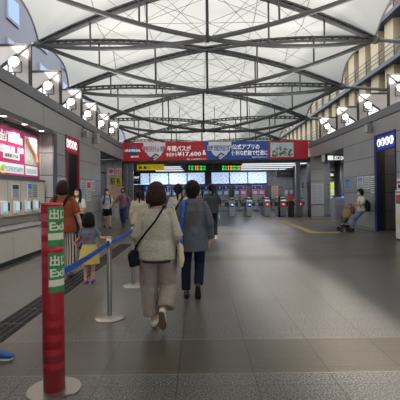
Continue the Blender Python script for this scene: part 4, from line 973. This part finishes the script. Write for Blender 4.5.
def person(label, loc, rz, H, hair='bob', hcol='black', top=None, bottom=None, shoe='#222222', sole='#333333', mask=None, vox=.011, face=False, yaw=0, **pose):
    J = dict(DEF); J.update(pose); hs = J['hs']; hd = Vector(J['head']); pel = Vector(J['pel'])
    t_ = thing('person', label, 'person', loc, rz, sc_=H/(1.585+.115*1 if hs == 1 else hd.z+.115*hs))
    if hs == 1: t_.scale = (H/1.70,)*3; XF[t_.name] = Matrix.Translation(loc) @ Matrix.Rotation(rz, 4, 'Z') @ Matrix.Diagonal((H/1.7,)*3+(1,))
    RH = Matrix.Rotation(yaw, 4, 'Z'); hp = lambda x, y, z: hd + RH.to_3x3() @ Vector((x*hs, y*hs, z*hs))
    dz = Vector((0, 0, 1)); sh = (Vector(J['shL'])+Vector(J['shR']))/2
    spine = lambda z: pel.lerp(sh, (z-.93)/(1.375-.93)) if True else None   # z in standing measure
    def sp_(z):
        v = spine(z); return Vector((v.x, v.y, v.z))
    prof = [(.87,.145,.105), (.95,.158,.115), (1.06,.132,.1), (1.18,.142,.108), (1.28,.158,.112), (1.35,.15,.1), (1.41,.085,.075)]
    # body: one continuous surface
    b = MB(); b.tube([sp_(z) for z, _, _ in prof], [(r*.94, q*.94) for _, r, q in prof], 16, side=(1,0,0))
    nb = sp_(1.38); b.tube([nb, nb.lerp(hd, .6), hd-dz*.02*hs], [.062, .052, .05], 12)
    b.ball(hp(0,0,.012), (.077*hs, .093*hs, .103*hs), 20, RH); b.ball(hp(0,.022,-.06), (.056*hs, .066*hs, .055*hs), 16, RH)
    b.ball(hp(0,.098,-.022), (.012*hs, .018*hs, .022*hs), 8, RH)
    for q in (-1, 1): b.ball(hp(q*.08, -.005, -.015), (.012*hs, .02*hs, .032*hs), 8, RH)
    for s_, q in (('L', -1), ('R', 1)):
        S = Vector(J['sh'+s_]); E, W = [Vector(v) for v in J['a'+s_]]
        b.tube([sp_(1.36), S, S.lerp(E, .45), E, E.lerp(W, .35), W], [.055, .05, .043, .036, .036, .025], 12)
        hand(b, W, W-E, q, J.get('curl', .6))
        h, k, an = leg_pts(J, s_)
        b.tube([h, h.lerp(k, .4), k, k.lerp(an, .3), an, an-dz*.03], [.082, .076, .053, .053, .036, .035], 12)
    bpart('body', b, SKIN, t_, min(vox, .0075))
    # top
    if top:
        g_ = top.get('loose', .02); hem = top.get('hem', .88); b = MB(); mt = top['mat']
        zs_ = [hem]+[z for z, _, _ in prof if z > hem+.04]
        def pr(z):
            for (z0, r0, q0), (z1, r1, q1) in zip(prof, prof[1:]):
                if z <= z1: u = max(0, (z-z0)/(z1-z0)); return r0+(r1-r0)*u, q0+(q1-q0)*u
            return prof[-1][1:]
        fl = top.get('flare', .0)
        rr = []
        for z in zs_:
            r, q = pr(z) if z > .95 else (.155, .115); e_ = g_*(1 if z < 1.33 else .5) + fl*max(0, (1.3-z)/.45)
            rr.append((r+e_, q+e_))
        b.tube([sp_(z) for z in zs_], rr, 18, side=(1,0,0))
        st = top.get('sleeve', .5)      # 0 shoulder, .5 elbow, 1 wrist
        sw = top.get('sw', .02)
        for s_ in 'LR':
            S = Vector(J['sh'+s_]); E, W = [Vector(v) for v in J['a'+s_]]
            end = S.lerp(E, min(1, st*2)); pts = [sp_(1.34), S, S.lerp(end, .5), end]; r = [.06, .05+sw*.5, .046+sw, .044+sw*1.2]
            if st > .5: pts = [sp_(1.34), S, S.lerp(E, .5), E, E.lerp(W, (st-.5)*2)]; r = [.06, .048+sw*.5, .045+sw, .043+sw*1.2, .034+sw]
            b.tube(pts, r, 12)
        if top.get('hood'): b.ball(sp_(1.39)+Vector((0,-.055,.0)), (.12,.06,.075), 14); b.tube([sp_(1.41)+Vector((-.09,.03,0)), sp_(1.41)+Vector((-.07,-.05,.03)), sp_(1.41)+Vector((.07,-.05,.03)), sp_(1.41)+Vector((.09,.03,0))], .035, 10)
        else: b.tube([sp_(1.39), sp_(1.435)], [(.085,.08), (.066,.064)], 14, side=(1,0,0))
        bpart(top.get('name', 'shirt'), b, mt, t_, vox, 3, disp=top.get('disp', 0), dscale=.09)
        if top.get('under'):
            b = MB(); b.tube([sp_(hem-.035), sp_(hem+.1)], [(.165+g_, .125+g_)]*2, 20, side=(1,0,0)); bpart('undershirt', b, top['under'], t_, vox)
    if bottom:
        b = MB(); mt = bottom['mat']; kd = bottom.get('kind', 'trousers'); L = bottom.get('len', 1.0); wd = bottom.get('wide', 1.0)
        if kd == 'skirt':
            z1 = bottom.get('hem', .5); r1 = bottom.get('r', .25)
            b.tube([sp_(1.07), sp_(.98), pel+Vector((0,0,-.15)), Vector((pel.x, pel.y, z1))], [(.14,.11), (.175,.14), (r1*.85, r1*.72), (r1, r1*.85)], 24, side=(1,0,0))
        else:
            b.tube([sp_(1.04), sp_(.95), pel-dz*.1], [(.145,.115), (.17,.13), (.14,.12)], 16, side=(1,0,0))
            for s_, q in (('L', -1), ('R', 1)):
                h, k, an = leg_pts(J, s_); out = Vector((q*.02*(wd-1)*3, 0, 0))
                if L > .5: e_ = k.lerp(an, (L-.5)*2); pts = [h+dz*.03, h.lerp(k, .4)+out*.6, k+out, k.lerp(e_, .6)+out, e_+out*.8]; r = [.098*(.6+.4*wd), .088*(.4+.6*wd), .068*wd, .064*wd, .06*wd]
                else: e_ = h.lerp(k, L*2); pts = [h+dz*.03, h.lerp(e_, .5), e_]; r = [.098, .095*wd, .092*wd]
                b.tube(pts, r, 14)
        bpart(bottom.get('name', kd), b, mt, t_, vox, 3, disp=bottom.get('disp', 0), dscale=.11)
    # shoes
    for s_ in 'LR':
        h, k, an = leg_pts(J, s_); f = Vector(J['f'+s_]).normalized(); sh_ = (an-k).normalized()
        up = Vector((0,0,1)) if abs(f.z) < .3 else -sh_; n = (up-f*up.dot(f)).normalized()
        o = an-n*.045; pt = lambda y, z: o+f*y*1.08+n*z
        b = MB(); b.tube([pt(-.055, .0), pt(-.03, .01), pt(.03, .012), pt(.09, .0), pt(.15, -.008), pt(.185, -.014)], [(.028,.028), (.037,.042), (.04,.04), (.044,.032), (.042,.024), (.022,.012)], 14, side=f.cross(n))
        b.tube([pt(-.01,.01), pt(-.005,.055)], [.04,.038], 12)
        s1_ = bpart('shoe', b, mat('shoe_'+shoe[1:], shoe, .5, var=.06), t_, min(vox, .009))
        b = MB(); sd = f.cross(n); ou = [(-.062,0), (-.05,.026), (0,.034), (.06,.04), (.12,.047), (.165,.038), (.19,.012)]
        pl = [o+f*y+sd*x-n*.03 for y, x in ou]+[o+f*y-sd*x-n*.03 for y, x in ou[::-1]]
        N = len(pl); b.add(pl+[p-n*.018 for p in pl], [tuple(range(N)), tuple(range(N, 2*N))[::-1]]+[(i, (i+1) % N, N+(i+1) % N, N+i) for i in range(N)])
        part('sole', b, mat('sole_'+sole[1:], sole, .7, var=.1, vscale=60), s1_)
    # hair
    b = MB(); m_ = HAIRM[hcol]; hv = pose.get('hv', 1.12); hp0 = hp; hs0 = hs; hs = hs*hv
    hp = lambda x, y, z: hd + RH.to_3x3() @ Vector((x*hs, y*hs, z*hs0))
    if face:     # face seen: keep the front open
        b.ball(hp(0,-.026,.035), (.088*hs, .09*hs, .095*hs), 18, RH); b.ball(hp(0,.035,.085), (.07*hs, .05*hs, .035*hs), 12, RH)
        for q in (-1, 1): b.ball(hp(q*.07, .0, .01), (.018*hs, .045*hs, .055*hs), 10, RH)
    else: b.ball(hp(0,-.014,.022), (.09*hs, .1*hs, .107*hs), 20, RH)
    if hair == 'bob':
        b.ball(hp(0,-.03,-.045), (.102*hs, .082*hs, .088*hs), 18, RH); b.tube([hp(0,-.035,.02), hp(0,-.04,-.06), hp(0,-.042,-.115)], [(.096*hs,.08*hs), (.106*hs,.078*hs), (.1*hs,.066*hs)], 20, side=RH.to_3x3() @ Vector((1,0,0)))
    elif hair == 'short': b.ball(hp(0,-.04,-.03), (.078*hs, .068*hs, .08*hs), 16, RH)
    elif hair == 'ponytail': b.ball(hp(0,-.03,-.01), (.083*hs, .082*hs, .085*hs), 14, RH); b.tube([hp(0,-.1,.02), hp(0,-.13,0), hp(0,-.135,-.1), hp(0,-.115,-.24)], [.024, .032, .032, .012], 10)
    elif hair == 'long':
        for q in (-1, 1): b.tube([hp(q*.065,-.01,.03), hp(q*.088,.01,-.06), hp(q*.095,.04,-.17), hp(q*.1,.06,-.3)], [(.035,.06), (.033,.055), (.032,.045), (.02,.03)], 10)
        b.ball(hp(0,-.05,-.1), (.09, .06, .16), 14, RH)
    bpart('hair', b, m_, t_, min(vox, .009), 2, disp=.008, dscale=.03)
    hp = hp0; hs = hs0
    if face:
        for q in (-1, 1):
            e = part('eye', MB().ball(hp(q*.03, .083, .004), (.012*hs, .007*hs, .007*hs), 10), M['paper'], t_); part('iris', MB().ball(hp(q*.03, .089, .004), (.0055*hs, .003*hs, .0055*hs), 8), M['black'], e)
            part('eyebrow', MB().tube([hp(q*.016,.091,.026), hp(q*.032,.09,.03), hp(q*.046,.082,.025)], .0035, 6), m_, t_)
        if not mask: part('mouth', MB().tube([hp(-.02,.087,-.068), hp(0,.092,-.066), hp(.02,.087,-.068)], .005, 6), mat('lips', '#9c5b52', .5), t_)
    if mask:
        b = MB(); b.ball(hp(0,.05,-.052), (.062*hs, .062*hs, .05*hs), 18, RH)
        for q in (-1, 1): b.tube([hp(q*.055,.05,-.035), hp(q*.078,.01,-.01)], .003, 5)
        part('face_mask', b, mat('mask_'+mask[1:], mask, .8), t_)
    return t_

def bag_at(name, label, cat, p):
    """empty for a carried thing, in the same local frame as its bearer"""
    t_ = thing(name, label, cat, p.location, p.rotation_euler.z, sc_=1); t_.scale = p.scale; XF[t_.name] = XF[p.name].copy(); return t_
def strap(b, pts, w_=.03, th=.006):
    pts = [Vector(p) for p in pts]
    for p, q in zip(pts, pts[1:]): b.bar(p, q+(q-p).normalized()*.004, w_, th, up=(0,-1,0) if abs((q-p).normalized().y) < .9 else (0,0,1))
bk = cloth('black_nylon', '#17181b', bump=.3)
def backpack(p, label, m=bk, y=-.16, drop=0, k=1):
    t_ = bag_at('backpack', label, 'backpack', p); b = MB(); z = 1.18-drop
    b.tube([(0,y-.07,z-.22), (0,y-.085,z-.12), (0,y-.085,z+.08), (0,y-.05,z+.19)], [(.12*k,.07*k), (.145*k,.085*k), (.14*k,.08*k), (.09*k,.045*k)], 18, side=(1,0,0)); bpart('body', b, m, t_, .012)
    b = MB(); b.tube([(0,y-.15,z-.17), (0,y-.165,z-.1), (0,y-.15,z-.02)], [(.09,.02), (.1,.025), (.09,.015)], 14, side=(1,0,0)); part('front_pocket', b, m, t_)
    for q in (-1, 1): b = MB(); b.tube([(q*.09,y,z+.12), (q*.1,-.07,1.45-drop), (q*.11,.04,1.44-drop), (q*.125,.125,1.3-drop), (q*.15,.09,1.08-drop), (q*.13,y,z-.15)], [(.024,.008)]*6, 8, side=(1,0,0)); part('shoulder_strap', b, m, t_)
    b = MB(); b.tube([(-.03,y-.03,z+.18), (-.02,y-.03,z+.225), (.02,y-.03,z+.225), (.03,y-.03,z+.18)], .007, 6); part('grab_handle', b, m, t_)
    return t_

# woman in the cream cardigan
knit = mat('cream_knit', '#b5ad9a', .9, var=.08, vscale=18, bump=.9, bscale=28, spec=.15, stretch=(1,1,4))
w1 = person('woman with a brown bob seen from behind, cream knit cardigan and wide beige trousers', (-.475, 4.36, 0), 0, 1.575, 'bob', 'brown',
    top=dict(mat=knit, hem=.82, sleeve=.93, loose=.032, flare=.042, sw=.016, name='cardigan', disp=.013, under=cloth('dark_hem', '#3b3c3b')),
    bottom=dict(mat=cloth('beige_linen', '#96887d', bump=.5, bs=14, stretch=(3,3,.6)), kind='trousers', len=.93, wide=1.6, disp=.024),
    shoe='#cfc6b0', sole='#6b5a48', vox=.009,
    hv=1.2, shL=(-.16,0,1.365), shR=(.16,0,1.365), aL=((-.24,-.03,1.1), (-.2,.1,.92)), aR=((.245,-.03,1.1), (.2,.1,.93)), lL=((-.075,.07,.5), (-.05,.05,.085)), lR=((.085,.06,.5), (.07,-.12,.235)), fR=(.05,.36,-.93))
t_ = bag_at('shoulder_bag', 'small black bag on a long strap at the left hip of the cream cardigan', 'bag', w1)
b = MB(); b.tube([(-.26,-.06,.75), (-.265,-.06,.82), (-.26,-.055,.93)], [(.055,.1), (.06,.11), (.045,.09)], 16, side=(1,0,0)); bpart('body', b, bk, t_, .01)
b = MB(); b.ball((-.32,-.06,.86), (.01,.075,.05), 12); part('flap', b, M['black'], t_)
b = MB(); strap(b, [(-.25,-.11,.93), (-.2,-.19,1.02), (-.11,-.2,1.14), (.0,-.195,1.27), (.07,-.14,1.385), (.095,-.05,1.44), (.1,.05,1.42)], .022); part('strap', b, bk, t_)
t_ = bag_at('tote_bag', 'pale canvas tote bag on the right side of the cream cardigan', 'bag', w1)
b = MB(); b.tube([(.27,.02,.72), (.275,.02,.8), (.27,.02,.93), (.265,.02,1.01)], [(.03,.13), (.045,.145), (.04,.14), (.025,.13)], 18, side=(1,0,0)); bpart('body', b, cloth('canvas', '#c3b696', bump=.3), t_, .012, disp=.015)
b = MB()
for y in (-.06, .1): b.tube([(.265,y,1.0), (.25,y,1.2), (.2,y*.4,1.42), (.17,.03,1.45)], .008, 6)
part('handles', b, cloth('canvas', '#c3b696'), t_)
part('blue_pouch', MB().box(.24,.3,-.05,.09,.99,1.05,bev=.012), mat('pouch_blue', '#2c4f9a', .5), t_)

# man in the grey hoodie
m2 = person('person with short black hair seen from behind, long grey hoodie and dark jeans', (-.1, 5.62, 0), 0, 1.62, 'short', 'black',
    top=dict(mat=cloth('grey_jersey', '#565860', bump=.5, bs=18), hem=.7, sleeve=.97, loose=.035, flare=.02, sw=.022, name='hoodie', hood=True, disp=.014),
    bottom=dict(mat=cloth('dark_denim', '#111a30', bump=.4, bs=25), kind='trousers', name='jeans', wide=1.1, len=.97, disp=.012),
    shoe='#2b2522', sole='#15161a', vox=.009, aL=((-.235,-.03,1.1), (-.21,.08,.9)), aR=((.245,-.04,1.1), (.24,.04,.86)),
    lL=((-.11,.04,.49), (-.115,.0,.09)), lR=((.08,.06,.5), (.06,-.1,.2)), fR=(.02,.45,-.89), yaw=-.25, hv=1.25)
t_ = bag_at('shoulder_bag', 'bag with bright blue strap on the left of the grey hoodie', 'bag', m2)
b = MB(); strap(b, [(-.12,.08,1.43), (-.13,-.05,1.44), (-.135,-.14,1.36), (-.15,-.175,1.2), (-.17,-.16,1.0), (-.19,-.13,.82)], .04); part('strap', b, M['blue'], t_)
b = MB(); b.tube([(-.22,-.08,.72), (-.225,-.08,.85), (-.21,-.08,.96)], [(.05,.1), (.05,.11), (.03,.09)], 14, side=(1,0,0)); bpart('body', b, mat('navy_bag', '#14182c', .7), t_, .012)
t_ = bag_at('crossbody_strap_bag', 'brown crossbody strap over the back of the grey hoodie', 'bag', m2)
b = MB(); strap(b, [(.1,.06,1.43), (.11,-.05,1.44), (.08,-.14,1.36), (.02,-.18,1.24), (-.06,-.185,1.1), (-.13,-.16,1.02)], .025); part('strap', b, mat('brown_leather', '#5a4034', .6), t_)
b = MB(); b.tube([(-.15,.1,.9), (-.16,.12,1.0), (-.15,.12,1.08)], [(.06,.04), (.07,.045), (.06,.035)], 12, side=(1,0,0)); part('pouch', b, mat('brown_leather', '#5a4034', .6), t_)

# woman in rust tee and the child
w3 = person('woman with a dark bob in a rust tee and striped trousers behind the red post', (-2.45, 7.15, 0), 0, 1.71, 'bob', 'brown',
    top=dict(mat=cloth('rust_jersey', '#8e4630', bump=.4, bs=20), hem=.8, sleeve=.42, loose=.04, flare=.03, sw=.03, name='t_shirt', disp=.015),
    bottom=dict(mat=stripe_mat('striped_cotton', '#4a3f3a', '#cfc7ba', .042, .55), kind='trousers', len=.9, wide=1.4), shoe='#6a5a4c', vox=.011,
    aR=((.26,.0,1.09), (.335,.03,.8)), aL=((-.24,.02,1.1), (-.12,.2,1.05)))
t_ = bag_at('baby_carrier', 'black carrier straps over the shoulders of the rust tee', 'baby carrier', w3)
b = MB(); strap(b, [(-.1,.12,1.36), (-.11,.03,1.43), (-.11,-.06,1.43), (-.1,-.16,1.32), (-.09,-.185,1.15), (-.1,-.17,1.0)], .045, .012); part('strap', b, bk, t_)
b = MB(); strap(b, [(.1,.12,1.36), (.12,.03,1.43), (.12,-.06,1.43), (.06,-.16,1.3), (-.02,-.19,1.17), (-.1,-.18,1.0)], .05, .012); part('strap', b, bk, t_)
b = MB(); b.tube([(-.02,.2,.98), (-.02,.21,1.15), (-.02,.18,1.3)], [(.13,.06), (.15,.07), (.12,.04)], 14, side=(1,0,0)); part('front_panel', b, bk, t_)
w4 = person('small child in a grey tee and long yellow skirt holding the woman by the hand', (-1.84, 6.6, 0), 0, 1.16, 'bob', 'black',
    top=dict(mat=cloth('child_grey', '#6f7480', bump=.3), hem=.98, sleeve=.36, loose=.03, sw=.02, name='t_shirt'),
    bottom=dict(mat=cloth('yellow_cotton', '#cbb766', bump=.5, bs=16, stretch=(4,4,.5)), kind='skirt', hem=.5, r=.27, disp=.02), shoe='#b8689a', sole='#7a4fc0', vox=.013,
    hs=1.42, head=(0,.02,1.60), aL=((-.25,.04,1.14), (-.4,.2,1.03)), aR=((.27,.05,1.14), (.42,.13,1.13)), lR=((.09,.05,.49), (.07,-.02,.12)))
t_ = bag_at('crossbody_bag', 'small striped crossbody strap and pouch on the child in the yellow skirt', 'bag', w4)
b = MB(); strap(b, [(.1,.03,1.43), (.1,-.08,1.41), (.04,-.155,1.25), (-.06,-.16,1.1), (-.15,-.12,1.02)], .03); part('strap', b, stripe_mat('rainbow_strap', '#3a5aa8', '#c0504a', .06, .5, 'Z'), t_)
b = MB(); b.ball((.03,-.17,1.2), (.03,.015,.03), 10); part('charm', b, rd_, t_)
b = MB(); b.tube([(-.2,.0,.93), (-.2,.0,1.04)], [(.03,.06)]*2, 12, side=(1,0,0)); part('pouch', b, mat('pouch_blue', '#2c4f9a', .5), t_)

# masked people facing the camera
w5 = person('girl with long black hair and pale yellow mask facing the camera beside the rust tee', (-3.36, 11.0, 0), PI-.15, 1.63, 'long', 'black',
    top=dict(mat=cloth('white_cotton', '#cfcdc4'), hem=.95, sleeve=.42, loose=.025, sw=.022, name='t_shirt'), bottom=dict(mat=cloth('black_cotton', '#1c1c1f'), kind='skirt', hem=.3, r=.2),
    mask='#d8c784', face=True, vox=.013, aL=((-.2,.05,1.1), (-.14,.25,1.03)), aR=((.21,0,1.1), (.17,.2,.95)), shoe='#1c1c1e')
b = MB(); b.tube([(0,.135,.96), (0,.145,1.1), (0,.14,1.26)], [(.12,.012), (.1,.012), (.075,.01)], 10, side=(1,0,0)); part('bib', b, cloth('black_cotton', '#1c1c1f'), w5)
for q in (-1, 1): b = MB(); strap(b, [(q*.065,.14,1.25), (q*.09,.11,1.38), (q*.095,0,1.44)], .03); part('bib_strap', b, cloth('black_cotton', '#1c1c1f'), w5)
w6 = person('person in grey and white tee, black shorts and white mask by the left wall end', (-3.98, 17.1, 0), PI+.35, 1.68, 'short', 'black',
    top=dict(mat=mat('patched_tee', '#8a8e93', .8, col2='#dcdedd', vscale=4), hem=.85, sleeve=.45, loose=.03, sw=.025, name='t_shirt'), bottom=dict(mat=cloth('black_cotton', '#1c1c1f'), kind='shorts', len=.42, wide=1.15),
    mask='#d6dadc', face=True, vox=.014, lL=((-.1,.14,.5), (-.1,.12,.09)), lR=((.1,.02,.48), (.1,-.2,.13)), aL=((-.2,.08,1.12), (-.15,.22,1.02)), shoe='#1a1a1c')
backpack(w6, 'black backpack on the person in black shorts')
w7 = person('man in maroon plaid shirt, jeans and black mask walking towards the camera', (-3.52, 18.3, 0), PI-.1, 1.73, 'short', 'black',
    top=dict(mat=stripe_mat('maroon_plaid', '#7a5062', '#a98492', .05, .5, 'X', '#54405a'), hem=.8, sleeve=.7, loose=.03, sw=.02), bottom=dict(mat=cloth('blue_denim', '#2c3f66'), kind='trousers', name='jeans', wide=1.1, len=.97),
    mask='#16161a', face=True, vox=.014, aL=((-.3,-.02,1.15), (-.4,.1,.98)), aR=((.3,.0,1.13), (.36,.12,.92)), lL=((-.09,.16,.5), (-.08,.2,.09)), lR=((.09,.02,.48), (.09,-.2,.15)), shoe='#3a3230')

# the queue in front of the gates, seen from behind
w8 = person('woman with a dark ponytail and cream jacket left of the cream cardigan', (-1.62, 10.6, 0), .25, 1.54, 'ponytail', 'black',
    top=dict(mat=cloth('cream_jacket', '#b4ac97'), hem=.75, sleeve=.95, loose=.05, flare=.04, sw=.03, name='jacket'), bottom=dict(mat=cloth('grey_cotton', '#4b4c50'), kind='trousers'), vox=.013)
w9 = person('person in a white mask and dark checked top between the two nearest walkers', (-1.2, 13.4, 0), PI, 1.71, 'short', 'black',
    top=dict(mat=stripe_mat('dark_plaid', '#3c3338', '#6a5a60', .05, .5, 'X', '#8d8486'), hem=.85, sleeve=.9, loose=.02), bottom=dict(mat=cloth('black_cotton', '#1c1c1f'), kind='trousers'), mask='#d6dadc', face=True, vox=.014)
w10 = person('person with black hair and white jacket just left of the grey hoodie', (-.47, 8.7, 0), -.1, 1.66, 'ponytail', 'black',
    top=dict(mat=cloth('white_jacket', '#b9b7ad'), hem=.75, sleeve=.95, loose=.035, sw=.025, name='jacket'), bottom=dict(mat=cloth('black_cotton', '#1c1c1f'), kind='trousers'), vox=.013)
t_ = bag_at('crossbody_strap_bag', 'black strap across the back of the white jacket', 'bag', w10)
b = MB(); strap(b, [(.1,.04,1.44), (.11,-.06,1.43), (.06,-.155,1.32), (-.04,-.18,1.15), (-.14,-.16,1.02)], .05); part('strap', b, bk, t_)
b = MB(); b.tube([(-.22,-.06,.8), (-.22,-.06,.98)], [(.05,.1), (.04,.09)], 12, side=(1,0,0)); part('pouch', b, bk, t_)
w11 = person('tall person with brown hair and red checked shirt ahead of the grey hoodie', (-.2, 10.2, 0), .1, 1.79, 'short', 'brown',
    top=dict(mat=stripe_mat('red_plaid', '#5a3a3c', '#9a8884', .055, .5, 'X', '#3a3038'), hem=.8, sleeve=.7, loose=.04, sw=.025), bottom=dict(mat=cloth('dark_denim', '#1d2b4c'), kind='trousers', name='jeans'), vox=.013)
w12 = person('person with dark ponytail, dark grey top and black trousers right of the grey hoodie', (.37, 13.0, 0), .2, 1.73, 'ponytail', 'black',
    top=dict(mat=cloth('dark_grey_jersey', '#3f4146', bump=.4, bs=20), hem=.8, sleeve=.6, loose=.05, flare=.03, sw=.04), bottom=dict(mat=cloth('black_cotton', '#1c1c1f'), kind='trousers', wide=1.2), vox=.013,
    aR=((.25,.05,1.15), (.3,.2,1.0)), shoe='#8c857c', sole='#cfcabd')
t_ = bag_at('carrier_bag', 'small light blue bag hanging beside the black trousers', 'bag', w12)
b = MB(); b.tube([(.27,.18,.55), (.275,.18,.62), (.28,.18,.78)], [(.02,.07), (.03,.08), (.01,.06)], 12, side=(1,0,0)); part('body', b, mat('light_blue_bag', '#7fb4d0', .5), t_)
b = MB(); b.tube([(.28,.15,.76), (.3,.2,.95), (.28,.22,.76)], .006, 6); part('handle', b, mat('light_blue_bag', '#7fb4d0', .5), t_)

# person leaning on the right wall, stroller and bags
w13 = person('person in white tee, jeans and mask leaning on the right wall behind a stroller', (6.02, 14.95, 0), PI/2, 1.70, 'short', 'black',
    top=dict(mat=cloth('white_cotton', '#cfcdc4'), hem=.88, sleeve=.42, loose=.035, sw=.03, name='t_shirt', disp=.012), bottom=dict(mat=cloth('faded_denim', '#5b7190', col2='#7f93ab', vs=8), kind='trousers', name='jeans', len=.95),
    mask='#c9ced2', face=True, vox=.011, hv=1.3, pel=(0,.0,.76), shL=(-.165,.0,1.2), shR=(.165,.0,1.2), head=(0,.04,1.405), aL=((-.21,.03,.95), (-.14,.22,.99)), aR=((.21,.03,.95), (.12,.24,1.0)),
    lL=((-.1,.24,.46), (-.1,.38,.09)), lR=((.1,.2,.45), (.1,.3,.09)), shoe='#1a1b20', yaw=.2)
backpack(w13, 'large black backpack between the leaning person and the right wall', drop=.26, y=-.1, k=1.6)
sx, sy = 5.27, 14.6
t_ = thing('stroller', 'dark folding stroller in front of the leaning person', 'stroller', (sx, sy, 0), PI/2); t_.scale = (.85, .68, .95)
fr = mat('stroller_frame', '#26272c', .4, .3)
for q in (-1, 1):
    b = MB(); b.tube([(q*.2,.26,.1), (q*.2,.05,.5), (q*.2,-.25,.98), (q*.2,-.3,1.03)], .014, 8); part('side_tube', b, fr, t_)
    b = MB(); b.tube([(q*.2,-.22,.1), (q*.2,.0,.45), (q*.2,.15,.6)], .012, 8); part('side_tube', b, fr, t_)
    for y in (.26, -.22):
        b = MB()
        for k in (-.025, .025): b.tube([(q*.2+k-.012,y,.085), (q*.2+k+.012,y,.085)], .085, 20)
        wh = part('wheel', b, M['black'], t_); part('hub', MB().tube([(q*.2-.045,y,.085), (q*.2+.045,y,.085)], .03, 12), M['grey'], wh)
b = MB(); b.tube([(-.2,-.3,1.03), (.2,-.3,1.03)], .018, 10); part('handle', b, M['black'], t_)
b = MB(); b.tube([(0,.16,.38), (0,-.05,.36), (0,-.14,.5), (0,-.2,.82)], [(.17,.02), (.18,.03), (.18,.03), (.17,.02)], 14, side=(1,0,0)); bpart('seat', b, cloth('stroller_fabric', '#1f2024'), t_, .015)
b = MB(); b.lathe([(.19,0), (.19,.36)], n=16, a0=0, a1=PI*.6)
MT = Matrix.Translation((-.18,-.17,.76)) @ Matrix.Rotation(PI/2, 4, 'Y'); b.v = [MT @ v for v in b.v]; part('canopy', b, cloth('stroller_fabric', '#1f2024'), t_)
b = MB(); b.box(-.16,.16,-.2,.15,.16,.24,bev=.02); part('basket', b, cloth('stroller_fabric', '#1f2024'), t_)
t_ = thing('tote_bag', 'tan bag hanging on the front of the stroller', 'bag', (sx-.0, sy-.2, .5))
b = MB(); b.tube([(0,0,.0), (0,0,.1), (0,0,.34)], [(.13,.05), (.155,.07), (.13,.03)], 16, side=(1,0,0)); bpart('body', b, cloth('tan_canvas', '#a3875f'), t_, .014)
b = MB(); b.tube([(-.07,0,.33), (-.05,.02,.47), (.05,.02,.47), (.07,0,.33)], .009, 6); part('handle', b, cloth('tan_canvas', '#a3875f'), t_)
t_ = thing('handbag', 'reddish brown bag between stroller and the leaning person', 'bag', (5.6, 14.75, .62))
b = MB(); b.tube([(0,0,0), (0,0,.12), (0,0,.28)], [(.1,.07), (.12,.08), (.08,.04)], 14, side=(1,0,0)); bpart('body', b, mat('red_brown_leather', '#6e3b2c', .5), t_, .012)
b = MB(); b.tube([(-.05,0,.27), (-.03,0,.4), (.05,0,.4), (.06,0,.27)], .009, 6); part('handle', b, mat('red_brown_leather', '#6e3b2c', .5), t_)

# walker whose blue shoe enters at the left edge
person('walker entering at the far left, only one blue shoe in view', (-2.16, 3.5, 0), -PI/2, 1.7, 'short', 'black',
    top=dict(mat=cloth('grey_jersey', '#63656c'), sleeve=.45), bottom=dict(mat=cloth('dark_denim', '#1d2b4c'), kind='trousers', name='jeans'), shoe='#24508f', sole='#d8d6cc', face=True,
    lL=((-.1,.2,.5), (-.1,.27,.085)), lR=((.1,.03,.48), (.1,-.2,.13)), aL=((-.2,-.03,1.1), (-.2,.02,.87)), aR=((.2,-.03,1.1), (.2,.02,.87)))
